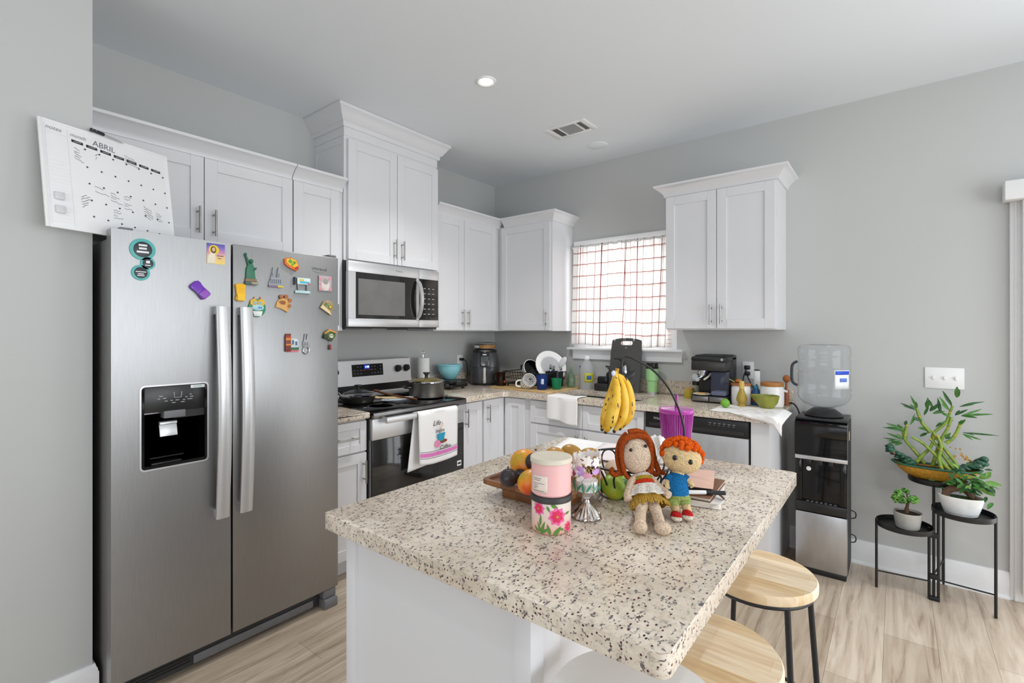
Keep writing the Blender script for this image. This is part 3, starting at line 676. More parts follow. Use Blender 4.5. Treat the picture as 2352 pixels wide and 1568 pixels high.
# ---------------------------------------------------------------- things on the refrigerator door
FX = .7932
def mag(name, label, cat, y, z):
    return thing(name, label, cat, (FX, y, z), 0, 'magnets on the refrigerator door')
def fd(y, z, rot=0., sc=1.):
    """drawing frame on the door: a to the right, d out, c up, centred on the magnet"""
    cr, sr = cos(radians(rot)), sin(radians(rot))
    return lambda a, d, c: (d, (a*cr-c*sr)*sc, (a*sr+c*cr)*sc)
def circ(r, n=28, cx=0, cy=0, sx=1., sy=1.): return [(cx+r*sx*cos(2*pi*i/n), cy+r*sy*sin(2*pi*i/n)) for i in range(n)]
def part(t, name, h, poly, d0, d1, rot=0., b=.0006, rough=.4, more=()):
    mb = MB(fd(0, 0, rot)); mb.prism(poly, d0, d1, b)
    for p in more: mb.prism(p, d0, d1, b)
    return mb.build(name, plain(h, rough), t)
def bars(t, name, h, rects, d, rot=0.):
    mb = MB(fd(0, 0, rot))
    for (a0, a1, c0, c1) in rects: mb.box(a0, a1, d-.0006, d+.0003, c0, c1)
    return mb.build(name, plain(h), t)
for (y, z, r, lab, rows) in ((-2.973, 1.675, .0405, 'large round teal magnet with three lines of white print', ((-.013, .013, .012, .019), (-.012, .012, .0, .007), (-.019, .019, -.013, -.006))),
                             (-2.957, 1.625, .0235, 'smallest round teal magnet, touching the large one below', ((-.006, .006, .0, .010), (-.009, .009, -.009, -.006))),
                             (-2.979, 1.588, .0290, 'medium round teal magnet, lowest of the three teal discs', ((-.016, .016, .002, .005), (-.009, .009, -.006, -.003), (-.011, .011, -.012, -.009)))):
    t = mag('round_magnet', lab, 'magnet', y, z)
    part(t, 'rim', '#57b3b0', circ(r), 0, .004); part(t, 'face', '#2b3138', circ(r*.72), .0035, .0046); bars(t, 'print', '#e6e9e9', rows, .0048)
# picture card
t = mag('picture_card', 'small sunset-coloured card with a haloed bearded figure in white', 'magnet', -2.723, 1.690)
def card_mat():
    q = NT('sunset_print'); m = q.coord(); s = q.n('ShaderNodeSeparateXYZ'); q.l(m, 0, s, 0)
    mr = q.n('ShaderNodeMapRange'); mr.inputs[1].default_value = -.042; mr.inputs[2].default_value = .042; q.l(s, 2, mr, 0)
    r = q.ramp([(0, '#f2d56a'), (.35, '#eec08a'), (.55, '#cf8fb0'), (.8, '#7f68bd'), (1, '#4a49a6')]); q.l(mr, 0, r, 0); q.l(r, 0, q.b, 'Base Color'); q.b.inputs['Roughness'].default_value = .4; return q.m
MB(fd(0, 0)).box(-.034, .034, 0, .002, -.0415, .0415).build('card', card_mat(), t)
part(t, 'halo', '#f0cf2c', circ(.0195, 24, -.008, .016), .0018, .0026); part(t, 'robe', '#e9dfc6', [(-.033, -.041), (-.004, -.041), (-.002, -.008), (-.006, .004), (-.02, .004), (-.031, -.012)], .0018, .0030)
part(t, 'hair', '#4a3524', circ(.0125, 20, -.010, .0155, .85, 1.15), .0026, .0034); part(t, 'face', '#e0b294', circ(.0078, 18, -.0095, .017, .85, 1.15), .0034, .0040)
bars(t, 'print', '#4a3a52', ((.003, .028, -.009, -.006), (.006, .02, -.019, -.0165)), .0023)
# clips
def clip(y, z, rot, h, h2, label):
    t = mag('magnetic_clip', label, 'clip', y, z)
    P = [(-.020, .034), (-.012, .038), (.012, .038), (.020, .034), (.0215, .024), (.0145, .002), (.0205, -.022), (.0205, -.031), (.012, -.037), (-.012, -.037), (-.0205, -.031), (-.0205, -.022), (-.0145, .002), (-.0215, .024)]
    MB(fd(0, 0, rot)).prism(P, .002, .016, .003).build('body', plain(h, .25), t)
    MB(fd(0, 0, rot)).prism([(p[0]*.86, p[1]*.42-.020) for p in P], .015, .022, .002).build('press_tab', plain(h2, .25), t)
    MB(fd(0, 0, rot)).tube([(-.013, .012, .003), (.013, .012, .003)], .004, 8).build('spring', plain('#6b5a20' if h[1] == 'e' else '#4c1f66'), t)
clip(-2.784, 1.535, 42, '#6f2fb0', '#8f4bb8', 'purple plastic clip magnet, tilted, left of the door gap')
clip(-2.631, 1.536, 0, '#eeb51d', '#f4c32a', 'yellow plastic clip magnet just right of the door gap')
# robed figurine
t = mag('figurine_magnet', 'green robed figurine magnet with one arm raised, on a bronze base', 'magnet', -2.585, 1.637)
MB(fd(0, 0)).prism([(-.024, -.040), (-.021, .006), (-.012, .028), (.004, .030), (.012, .012), (.018, -.040)], .001, .012, .004).build('robe', plain('#2f7358', .45), t)
MB(fd(0, 0)).tube([(-.010, .006, .022), (-.017, .007, .045), (-.0235, .008, .061)], [.006, .005, .004], 8).ball((-.024, .008, .066), .006, 10).build('raised_arm', plain('#2c6b52', .45), t)
MB(fd(0, 0)).ball((-.001, .010, .038), (.0085, .0085, .0095), 12).build('head', plain('#2c6b52', .45), t)
MB(fd(0, 0)).prism([(.008, -.004), (.019, .002), (.022, .013), (.013, .010)], .006, .014, .002).build('tablet', plain('#285f4a', .45), t)
MB(fd(0, 0)).box(-.026, .021, .0, .014, -.052, -.038, .002).build('plinth', plain('#8a6d4f', .4), t)
MB(fd(0, 0)).box(-.029, .026, .0, .017, -.064, -.051, .002).build('base', plain('#3d5a52', .4), t)
bars(t, 'base_trim', '#d5c39a', ((-.005, .024, -.057, -.054), (.0, .024, -.062, -.0595)), .0172)
# spired building, silver
t = mag('building_magnet', 'silver twin-spired church magnet with a colourful foot strip', 'magnet', -2.476, 1.614)
part(t, 'facade', '#9a9fa5', [(-.034, -.036), (.034, -.036), (.033, -.016), (.022, -.016), (.020, .0), (-.024, .0), (-.026, -.01), (-.031, -.02)], 0, .007, more=([(-.024, 0), (-.008, 0), (-.010, .02), (-.0145, .045), (-.018, .02)], [(.004, 0), (.02, 0), (.018, .016), (.010, .046), (.006, .02)]))
bars(t, 'windows', '#5f666d', [(-.026+i*.0085, -.022+i*.0085, -.028, -.008) for i in range(6)]+[(-.018, -.015, .004, .02), (.010, .013, .004, .02)], .0072)
bars(t, 'foot_strip', '#8d6d8f', ((-.034, .008, -.044, -.036),), .0064); bars(t, 'foot_strip', '#d7c13f', ((.008, .034, -.044, -.036),), .0064)
# map-shaped
t = mag('map_magnet', 'yellow, green and orange irregular relief magnet near the top right', 'magnet', -2.403, 1.684)
BL = [(-.035, .020), (-.022, .026), (-.012, .024), (-.004, .030), (.006, .020), (.018, .022), (.026, .012), (.026, .002), (.034, -.010), (.032, -.022), (.022, -.032), (.008, -.026), (-.006, -.022), (-.02, -.014), (-.033, -.004)]
part(t, 'relief', '#e6701c', BL, 0, .008); part(t, 'relief_patch', '#efc41f', [(p[0]*.78, p[1]*.7+.004) for p in BL], .0075, .011)
part(t, 'relief_patch', '#5f9d34', circ(.009, 10, -.010, .010), .0105, .013, more=(circ(.007, 8, .010, .006), circ(.005, 8, .0, -.004))); part(t, 'relief_patch', '#b8321f', circ(.008, 9, .022, -.018), .0075, .012)
# telescope on a stand
t = mag('telescope_magnet', 'white and blue viewing-telescope magnet on a small stand', 'magnet', -2.348, 1.585)
MB(fd(0, 0)).box(-.030, .036, .0, .009, .006, .038, .004).build('barrel', plain('#cfe4e6', .4), t); MB(fd(0, 0)).box(-.044, -.036, 0, .010, .004, .040, .002).build('eyepiece', plain('#3b4046'), t)
bars(t, 'barrel_print', '#59b7cf', ((-.018, .030, .012, .022),), .0092); bars(t, 'barrel_print', '#e3c54c', ((-.02, .004, .023, .032),), .0092); bars(t, 'barrel_print', '#c2504f', ((.02, .034, .008, .014),), .0094)
MB(fd(0, 0)).tube([(-.025, .004, .008), (-.022, .004, -.022)], .004, 8).build('support_leg', plain('#8e969a'), t); MB(fd(0, 0)).tube([(.021, .004, .008), (.021, .004, -.022)], .004, 8).build('support_leg', plain('#8e969a'), t)
MB(fd(0, 0)).box(-.040, .036, 0, .009, -.036, -.022, .004).build('stand', plain('#b9d6da', .4), t)
# square photo
t = mag('photo_magnet', 'square photo magnet with pink flower corners under the wordmark', 'magnet', -2.233, 1.606)
MB(fd(0, 0)).box(-.034, .034, 0, .004, -.037, .037, .001).build('tile', plain('#b4a8ab', .3), t)
part(t, 'photo', '#d8cdc6', circ(.022, 20, .002, -.010, 1, 1.2), .0038, .0044); part(t, 'photo', '#9c948f', circ(.015, 20, .002, .010), .0044, .0048)
part(t, 'flowers', '#d98f98', circ(.009, 8, -.025, .022), .004, .0052, more=(circ(.008, 8, .025, .026), circ(.007, 8, -.026, -.004), circ(.009, 8, -.024, -.028), circ(.007, 8, .028, -.026)))
# owl-like
t = mag('owl_magnet', 'round green and yellow owl-shaped magnet with a pale blue band', 'magnet', -2.560, 1.477)
part(t, 'body', '#2f8a62', circ(.037, 26, 0, -.004, 1, 1.08), 0, .008); part(t, 'wings', '#e0b12c', circ(.016, 14, -.015, .020), .006, .0105, more=(circ(.016, 14, .016, .020),))
part(t, 'eyes', '#8fb6bd', circ(.007, 12, -.010, .019), .010, .0125, more=(circ(.007, 12, .011, .019),)); part(t, 'ears', '#c0602f', [(-.018, .034), (-.012, .034), (-.012, .046)], .003, .008, more=([(.012, .034), (.018, .034), (.013, .046)],))
part(t, 'band', '#a8d3dc', circ(.025, 22, .002, -.002, 1, .55), .0075, .012); part(t, 'belly', '#e9efe9', [(-.020, -.018), (.022, -.018), (.016, -.040), (-.014, -.040)], .0075, .011)
bars(t, 'band_print', '#4f93b5', ((.003, .010, -.006, .002), (.012, .019, -.006, .002)), .0123)
# paw
t = mag('paw_magnet', 'tan paw-shaped magnet with brown toe pads', 'magnet', -2.442, 1.498)
part(t, 'body', '#d8a45c', [(-.037, -.018), (-.031, .004), (-.018, .020), (.006, .026), (.024, .012), (.030, -.012), (.018, -.040), (.002, -.030), (-.018, -.022)], 0, .008)
part(t, 'pad', '#a9622c', circ(.009, 14, -.012, .031), .004, .011, more=(circ(.009, 14, .012, .032), circ(.009, 14, .029, .015), circ(.008, 14, .026, -.010))); part(t, 'pad', '#8f5527', [(-.024, .006), (-.010, .014), (.008, .010), (.006, -.004), (-.010, -.004)], .0075, .010)
# fan shaped
t = mag('fan_magnet', 'dome-shaped magnet with green and yellow pattern on a dark curved foot', 'magnet', -2.224, 1.491)
part(t, 'dome', '#9c8a5a', [(-.030, .008), (-.020, .026), (.0, .034), (.022, .028), (.033, .008), (.028, -.020), (.020, -.034), (.004, -.022), (-.016, -.008)], 0, .008)
part(t, 'pattern', '#4f7d45', circ(.010, 12, .014, .0), .0075, .0105, more=(circ(.008, 10, -.008, .012),)); part(t, 'pattern', '#e8bd2d', circ(.006, 12, .014, .0), .010, .012); part(t, 'pattern', '#c98a94', circ(.006, 10, .0, .024), .0075, .010)
part(t, 'foot', '#d8c29a', [(-.038, -.004), (-.026, .010), (.014, -.022), (.022, -.040), (.010, -.034)], .002, .010)
# tower building
t = mag('street_magnet', 'red and green stepped building magnet, lower right of the door', 'magnet', -2.405, 1.318)
part(t, 'tower', '#7a3326', [(-.030, -.040), (-.004, -.040), (-.004, .042), (-.026, .042), (-.030, .030)], 0, .010); part(t, 'wing', '#cfd5da', [(-.006, -.024), (.034, -.024), (.034, .008), (.024, .018), (-.006, .020)], 0, .007)
bars(t, 'awning', '#d9842b', ((-.028, -.002, .012, .022), (-.028, .0, -.012, -.005)), .0104); bars(t, 'awning', '#c53a2a', ((-.026, -.004, .024, .030),), .0104); bars(t, 'windows', '#55708a', ((.002, .012, -.008, .012), (.018, .028, -.012, .006)), .0074)
bars(t, 'garden', '#2f6a48', ((-.020, .034, -.034, -.022),), .0094); bars(t, 'foot_strip', '#d86f78', ((-.018, .034, -.043, -.034),), .008)
# bottle opener
t = mag('bottle_opener', 'silver bottle-opener magnet shaped like a twin-spired church', 'bottle opener', -2.332, 1.310)
part(t, 'spires', '#a3a7aa', [(-.016, -.012), (.017, -.012), (.016, .012), (.010, .018), (.006, .050), (.002, .020), (-.003, .020), (-.007, .050), (-.011, .016), (-.016, .008)], 0, .005)
bars(t, 'tracery', '#5d6266', ((-.012, -.009, -.006, .01), (-.004, -.001, -.006, .01), (.005, .008, -.006, .01)), .0052)
mb = MB(fd(0, 0)); mb.tube([(.0155*cos(2*pi*i/20)*(1 if abs(cos(2*pi*i/20)) > .1 else 1), .003, -.030+.0165*sin(2*pi*i/20)) for i in range(20)], .0033, 8, True); mb.build('opener_ring', m_chrome, t)
# cuckoo clock
t = mag('clock_magnet', 'green cuckoo-clock magnet with a small figure hanging below', 'magnet', -2.210, 1.352)
part(t, 'house', '#4d6b2f', circ(.028, 16, 0, .002, 1.05, .92), 0, .010); part(t, 'roof', '#c98b3a', [(-.030, .012), (-.004, .030), (.034, .014), (.034, .008), (-.002, .020), (-.030, .006)], .004, .014)
part(t, 'dial', '#eee7d6', circ(.010, 16, .006, -.004), .0095, .0125); bars(t, 'dial_print', '#4a2d20', ((.0, .004, -.006, .002), (.008, .012, -.006, .002)), .0128); part(t, 'leaves', '#2e3f22', circ(.012, 8, -.022, -.006), .008, .013, more=(circ(.009, 8, .004, -.022),))
MB(fd(0, 0)).tube([(-.002, .006, -.024), (-.002, .006, -.046)], .0008, 6).tube([(.006, .006, -.024), (.006, .006, -.046)], .0008, 6).build('chain', plain('#8a8578'), t)
MB(fd(0, 0)).ball((.002, .007, -.052), (.006, .005, .006), 10).ball((.002, .007, -.064), (.007, .005, .009), 10).build('pendant_figure', plain('#8d3a30'), t)
# ---------------------------------------------------------------- whiteboard
WS = .983; WC = Vector((.6817, -3.0355, 1.9106)); WU = Vector((-.2552, .9669, -.0051)).normalized(); WV = Vector((-.1549, -.0357, .9873)); WV = (WV-WU*WV.dot(WU)).normalized(); WN = WU.cross(WV)
def wf(a, d, c): q = WC+WU*a*WS+WN*d+WV*c*WS; return (q.x, q.y, q.z)
t = thing('whiteboard', 'white dry-erase calendar board leaning above the refrigerator', 'whiteboard', (.70, -3.03, 1.72))
MB(wf).box(-.211, .211, -.004, 0, -.190, .195, .001).build('board', mat('dry_erase_white', '#f1f1f2', .18, var=.005), t, True)
MB(wf).box(-.214, -.203, -.005, .003, -.194, .198, .001).build('border', m_white, t, True); MB(wf).box(.206, .214, -.005, .003, -.194, .198, .001).build('border', m_white, t, True)
MB(wf).box(-.203, .206, -.005, .003, -.194, -.186, .001).build('border', m_white, t, True); MB(wf).box(-.203, .206, -.005, .003, .190, .198, .001).build('border', m_white, t, True)
def rowc(a, base): return base-.095*(a+.122)
mb = MB(wf); mb2 = MB(wf); mb3 = MB(wf)
for i in range(7):
    a = -.103+i*.0445; c = rowc(a, .1435); mb.prism([(a-.018, c+.0075), (a+.017, c+.0045), (a+.017, c-.0055), (a-.018, c-.0025)], .0002, .0007)
    mb3.box(a-.011, a+.011, .0007, .0009, c, c+.002)
for r_ in range(5):
    for i in range(7):
        a = -.081+i*.0452+r_*.0025; c = rowc(a, (.128, .061, -.001, -.064, -.125)[r_])
        if c > -.182: mb2.prism(circ(.0034, 10, a, c), .0002, .0007)
mb.build('weekday_bars', m_ink, t, True); mb3.build('weekday_print', plain('#bfc0c2'), t, True); mb2.build('date_dots', plain('#4a4a4d'), t, True)
MB(wf).box(-.196, -.136, .0002, .0005, .152, .1526).box(-.132, -.1314, .0002, .0005, -.18, .18).box(-.196, -.1954, .0002, .0005, -.18, .185).build('ruling', plain('#d3d3d8'), t, True)
mb = MB(wf)
for i in range(18): mb.box(-.192, -.136, .0002, .0004, -.17+i*.013, -.1696+i*.013)
mb.build('note_lines', plain('#dcdce2'), t, True)
WM = lambda a, c, r=0.: frame(wf(a, .0006, c), WU*cos(radians(r))+WV*sin(radians(r)), WV*cos(radians(r))-WU*sin(radians(r)))
text('lettering', 'notes', WM(-.172, .170, -3), .020, m_inkg, t, .0001, shear=.25, world=True)
text('lettering', 'month', WM(-.100, .165, -3), .018, m_inkg, t, .0001, shear=.25, world=True)
text('handwriting', 'ABRIL', WM(-.018, .156, -5), .030, plain('#6f6f78'), t, .0001, w=.95, world=True)
mb = MB(wf)
random.seed(5)
def scrib(a, c, w_, n, ang):
    for k in range(n):
        q = [(a+w_*i/7*cos(ang)-k*.009*sin(-ang)*0+random.uniform(-.001, .001), .0006, c-k*.0095+w_*i/7*sin(ang)+random.uniform(-.0028, .0028)) for i in range(8)]
        if random.random() < .9: mb.tube(q[:random.randint(4, 8)], .0007, 4)
for a, c, w_, n, ang in ((-.115, .118, .03, 5, -.4), (-.06, -.012, .045, 3, -.15), (-.01, -.022, .04, 4, -.25), (.035, -.024, .035, 6, -.1), (-.105, -.062, .035, 5, .5), (-.005, -.09, .03, 4, .1), (.105, -.048, .035, 5, -.5), (.15, -.065, .03, 4, -.5), (.05, .145, .05, 4, -.12), (-.05, .11, .015, 2, .8)): scrib(a, c, w_, n, ang)
mb.build('handwriting', plain('#54545a'), t, True)
for c, lab in ((-.078, 'upper clear square magnet at the left edge of the whiteboard'), (-.127, 'lower clear square magnet at the left edge of the whiteboard')):
    tag(MB(wf).box(-.186, -.157, .0006, .011, c-.014, c+.014, .004).build('square_magnet', mat('clear_acrylic', '#d9d9dc', .08, var=.0, spec=.7)), lab, 'magnet', 'clear magnets on the whiteboard')
t = thing('paring_knife', 'small knife with black riveted handle stuck at the top of the whiteboard', 'knife', tuple(WC+WV*.2))
kd = lambda s, d, c: wf(-.064+s*.985, .004+d, .2055+c-s*.11)
MB(kd).box(0, .046, .0, .012, -.005, .006, .003).build('handle', m_black, t, True); MB(kd).prism([(.045, .005), (.10, .002), (.112, -.004), (.045, -.005)], .005, .007).build('blade', m_chrome, t, True)
MB(kd).cyl((.006, .011, .001), (.006, .0125, .001), .0018, n=10).cyl((.017, .011, .0), (.017, .0125, .0), .0018, n=10).build('rivet', m_chrome, t, True)
# ---------------------------------------------------------------- on the range
CT = .9145
t = thing('frying_pan', 'dark frying pan under a glass lid on the left of the cooktop', 'pan', (.275, -1.69, .913))
MB().lathe([(0, 0), (.088, 0), (.098, .008), (.112, .048), (.109, .048), (.094, .010), (0, .005)], n=40).build('pan_body', mat('pan_metal', '#6b6864', .35, .8), t)
MB().tube(smooth([(.06, -.095, .035), (.09, -.15, .05), (.11, -.20, .058)]), [.010]*6+[.009]*7, 10).build('handle', m_black, t)
o = MB().lathe([(.111, .0485), (.113, .052), (.09, .068), (.05, .079), (.012, .083), (.012, .080), (.05, .076), (.09, .065), (.108, .0505)], n=40).build('lid', m_clear, t)
MB().lathe([(.108, .0485), (.1135, .0485), (.1145, .053), (.110, .056)], n=40).build('lid_rim', m_chrome, o)
MB().lathe([(.010, .083), (.010, .10), (.024, .108), (.024, .114), (.0, .116)], n=24).build('lid_knob', m_black, o)
MB().tube(smooth([(-.03, -.10, .05), (-.035, -.125, .075), (-.02, -.14, .06), (-.01, -.125, .03)]), .004, 8).build('side_loop', m_chrome, t)
t = thing('stockpot', 'grey stockpot with glass lid on the right of the cooktop', 'pot', (.405, -1.222, .913))
MB().lathe([(0, 0), (.116, 0), (.122, .006), (.124, .098), (.127, .104), (.120, .104), (.118, .010), (0, .006)], n=48).build('pot_body', mat('pot_aluminium', '#77726c', .4, .85, var=.06), t)
o = MB().lathe([(.120, .104), (.118, .112), (.09, .124), (.05, .131), (.014, .134), (.014, .131), (.05, .128), (.09, .121), (.116, .107)], n=48).build('lid', clear('lid_glass', '#f3edd8', .25, .05, .18, '#cdbb72'), t)
MB().lathe([(.116, .1045), (.1275, .1045), (.1275, .110), (.122, .115), (.117, .113)], n=48).build('lid_rim', m_chrome, o)
MB().lathe([(.014, .133), (.012, .15), (.015, .155), (.025, .166), (.025, .171), (0, .172)], n=24).build('lid_knob', m_grilld, o)
for a in (-115, 65):
    ca, sa = cos(radians(a)), sin(radians(a)); R_ = lambda r, s: (ca*r-sa*s, sa*r+ca*s, .073)
    MB().tube(smooth([R_(.120, -.042), R_(.150, -.036), R_(.158, 0), R_(.150, .036), R_(.120, .042)]), .0075, 10).build('handle', m_black, t)
t = thing('spoon_rest', 'small pale tray with utensils between the frying pan and the stockpot', 'spoon rest', (.40, -1.47, .913))
MB().lathe([(0, 0), (.085, 0), (.105, .012), (.108, .013), (.104, .015), (.084, .004), (0, .004)], n=32, sx=.62, sy=1.15).build('dish', plain('#cfd6de', .25), t)
for nm, lab, h, p in (('wooden_spoon', 'dark wooden spoon lying across the spoon rest', '#6b3f24', [(.25, -1.53, .972), (.33, -1.52, .958), (.46, -1.48, .942), (.56, -1.445, .932)]),
                      ('wooden_spoon', 'pale wooden spatula lying beside the dark spoon', '#d9bd8e', [(.32, -1.585, .938), (.39, -1.52, .936), (.45, -1.465, .935)])):
    t = thing(nm, lab, 'spoon', p[0], 0, 'spoons on the spoon rest')
    q = smooth(p); MB().tube(q, [.007]*len(q), 10).build('shaft', plain(h, .6), t, True)
    MB().ball(p[0], (.030, .020, .009), 14).build('bowl', plain(h, .6), t, True)
# small things left of the range
t = thing('paper_note', 'crumpled white wrapper on the short countertop beside the refrigerator', 'wrapper', (.45, -1.99, CT))
def wr(u, v): return (.36+.15*u, -2.06+.10*v+.02*sin(5*u), CT+.004+.010*abs(sin(7*u+3*v))*v)
MB().grid(wr, 14, 8).build('sheet', m_paper, t, True, solid=.001)
# towel on the oven door
t = thing('kitchen_towel', 'white printed towel with pink stripe hanging on the oven door handle', 'towel', (.72, -1.37, .60))
Y0, Y1 = -1.585, -1.248
def tw(front):
    def fn(u, v):
        y = Y0+(Y1-Y0)*u
        if front:
            L_ = .30+.018*sin(3*u); s = v*(L_+.03)
            if s < .03: a = s/.03*pi/2; return (.717+.018*sin(a), y, .866+.018*cos(a))
            z = .866-(s-.03); return (.735+.004*sin(9*u)+.012*v*(.5+.5*sin(5*u+1)), y-.012*v*(u-.2), z)
        L_ = .345; s = v*(L_+.03)
        if s < .03: a = s/.03*pi/2; return (.717-.016*sin(a), y-.02, .866+.017*cos(a))
        z = .866-(s-.03); return (.701-.03*v*.4, y-.045*v, z+.03*u*v)
    return fn
m_twl = mat('cotton_white', '#f3f1ef', .9, var=.02, scale=200., bump=.15)
MB().grid(tw(True), 18, 30).build('front_panel', m_twl, t, True, solid=.003)
MB().grid(tw(False), 18, 24).build('back_panel', m_twl, t, True, solid=.003)
ff = tw(True)
def tf(d0, u0, u1, v0, v1): return lambda u, v: tuple(Vector(ff(u0+(u1-u0)*u, v0+(v1-v0)*v))+Vector((d0, 0, 0)))
MB().grid(tf(.0022, .01, .99, .80, .87), 18, 4).build('pink_stripe', plain('#e27fc0', .9), t, True)
MB().grid(tf(.0022, .01, .99, .775, .783), 18, 1).build('stripe_edge', plain('#4a3a55', .9), t, True)
MB().grid(tf(.0022, .01, .99, .888, .896), 18, 1).build('stripe_edge', plain('#4a3a55', .9), t, True)
TF = lambda y, z, x=.7445: frame((x, y, z), (0, 1, 0), (0, 0, 1))
text('lettering', 'Life', TF(-1.442, .797), .044, m_ink, t, .0003, shear=.35, world=True)
text('lettering', 'begins', TF(-1.415, .748, .7455), .030, m_ink, t, .0003, shear=.35, world=True)
text('lettering', 'Coffee', TF(-1.372, .640, .747), .036, m_ink, t, .0003, shear=.35, world=True)
tp = lambda a, d, c: (.746+d, a, c)
MB(tp).prism([(-1.44, .728), (-1.37, .732), (-1.382, .692), (-1.395, .682), (-1.42, .682), (-1.432, .696)], 0, .001).build('cup_print', plain('#2a98b8', .9), t, True)
MB(tp).prism(circ(.042, 20, -1.395, .679, 1, .30), -.001, .0006).build('saucer_print', plain('#8a4b32', .9), t, True)
MB(tp).prism(circ(.024, 18, -1.437, .668, 1.05, .95), 0, .0014).build('donut_print', plain('#e58fb4', .9), t, True)
MB(tp).tube([(-1.40, .0, .74), (-1.41, 0, .765), (-1.39, 0, .785), (-1.40, 0, .80)], .0025, 6).build('steam_print', plain('#dca98a', .9), t, True)
# ---------------------------------------------------------------- counter right of the range
t = thing('paper_towel_roll', 'white paper towel roll on a wire stand beside the range', 'paper towels', (.105, -.988, CT))
MB().lathe([(.02, .012), (.049, .012), (.049, .252), (.02, .252)], n=32).build('roll', m_paper, t)
MB().lathe([(0, 0), (.07, 0), (.07, .008), (0, .010)], n=32).tube([(0, 0, .008), (0, 0, .28)], .004, 8).tube([(.012*cos(a), 0, .293+.014*sin(a)) for a in [2*pi*i/14 for i in range(14)]], .0022, 6, True).build('stand', m_chrome, t)
t = thing('sandwich_maker', 'black sandwich press carrying the aqua bowl', 'appliance', (.165, -.76, CT))
MB().box(-.11, .11, -.10, .10, .012, .040, .010).build('lower_half', m_black, t); MB().box(-.11, .11, -.10, .10, .044, .072, .012).build('lid', m_black, t)
MB().box(.105, .135, -.055, .055, .035, .062, .006).build('handle', m_blackm, t); MB().box(.095, .111, -.02, .02, .056, .064, .001).build('badge', m_steel2, t)
for x in (-.08, .08):
    for y in (-.07, .07): MB().cyl((x, y, 0), (x, y, .014), .012).build('foot', m_blackm, t)
t = thing('mixing_bowl', 'aqua mixing bowl standing on the black sandwich press', 'bowl', (.15, -.745, .988))
MB().lathe([(0, 0), (.046, 0), (.05, .004), (.072, .035), (.090, .075), (.096, .108), (.101, .111), (.101, .116), (.093, .114), (.087, .078), (.068, .038), (.04, .010), (0, .006)], n=44).build('bowl', mat('aqua_enamel', '#8fd0da', .25, var=.03), t)
def outlet(name, label, cat, loc, pl, kind, n=1):
    t = thing(name, label, cat, loc)
    f = (lambda a, d, z: (d, a, z)) if pl == 'x' else (lambda a, d, z: (a, -d, z))
    w_ = .035+.023*(n-1)
    MB(f).box(-w_, w_, 0, .006, -.0575, .0575, .003).build('cover_plate', m_white, t)
    for k in range(n):
        a = (k-(n-1)/2)*.046
        if kind == 'outlet':
            for c in (-.0195, .0195):
                o = MB(f).prism(circ(.0165, 18, a, c, 1, .95), .005, .008).build('receptacle', m_white, t)
                MB(f).box(a-.007, a-.005, .008, .0084, c-.002, c+.006).box(a+.005, a+.007, .008, .0084, c-.002, c+.006).build('slots', m_ink, o)
        else:
            o = MB(f).box(a-.005, a+.005, .005, .007, -.012, .012, .0005, 1).build('switch_slot', plain('#dcdcdc'), t)
            MB(f).box(a-.0035, a+.0035, .006, .016, -.004, .007, .001, 1).build('toggle', m_white, o)
    return t
outlet('wall_outlet', 'white outlet on the left wall behind the air fryer cord', 'outlet', (.0005, -.475, 1.11), 'x', 'outlet')
outlet('wall_outlet', 'white outlet on the window wall above the dish rack', 'outlet', (.625, -.0005, 1.10), 'y', 'outlet')
outlet('wall_outlet', 'white outlet with two black plugs right of the coffee machine', 'outlet', (2.223, -.0005, 1.112), 'y', 'outlet')
outlet('light_switch', 'white triple toggle switch plate above the bamboo planter', 'light switch', (3.209, -.0005, 1.116), 'y', 'switch', 3)
# air fryer
t = thing('air_fryer', 'black air fryer with front drawer handle in the counter corner', 'air fryer', (.180, -.345, CT), radians(40))
sq = lambda a, z: 1/(abs(cos(a))**3.2+abs(sin(a))**3.2)**(1/3.2)
MB().lathe([(0, .0), (.118, .0), (.121, .012), (.121, .022), (.0, .022)], n=48, fn=sq).build('base_ring', m_black, t)
m_fry = mat('air_fryer_shell', '#3b3c3f', .28, var=.06)
MB().lathe([(0, .0225), (.124, .0225), (.127, .05), (.127, .145), (.124, .147), (.124, .151), (.0, .151)], n=48, fn=sq).build('drawer', m_fry, t)
MB().lathe([(0, .1515), (.124, .1515), (.126, .154), (.122, .20), (.108, .262), (.100, .282), (.085, .296), (0, .300)], n=48, fn=sq).build('housing', m_fry, t)
MB().lathe([(.101, .2805), (.1055, .284), (.10, .299), (.06, .306), (0, .307)], n=48, fn=sq).build('top_cap', m_black, t)
fa = lambda a, d, z: (a, -.1275-d+max(0, z-.15)*.16, z)
o = MB(fa).box(-.040, .040, -.004, .004, .158, .285, .006).build('control_face', m_gloss, t)
MB(fa).box(-.034, .034, .0041, .005, .164, .245, .004).build('screen', plain('#4c5152', .12), o)
MB(fa).box(-.016, .016, .0042, .005, .255, .266).box(-.02, .004, .0052, .0056, .170, .178).build('panel_print', plain('#c9cbcb'), o)
MB(lambda a, d, z: (a, -.1275-d, z)).tube(smooth([(0, .0, .142), (0, .030, .138), (0, .036, .10), (0, .034, .05), (0, .026, .028)]), [.013]*8+[.012]*8+[.014]*9, 12).build('handle', mat('handle_satin', '#c9c6c0', .3, var=.03), t)
t = thing('power_cord', 'black power cord and plug of the air fryer at the left wall outlet', 'cord', (.03, -.46, 1.08))
MB().box(.009, .045, -.492, -.462, 1.118, 1.142, .006).build('plug', m_black, t, True)
MB().tube(smooth([(.04, -.475, 1.13), (.075, -.47, 1.11), (.075, -.455, 1.03), (.06, -.44, .96), (.06, -.42, .925)]), .004, 8).build('cable', m_black, t, True)
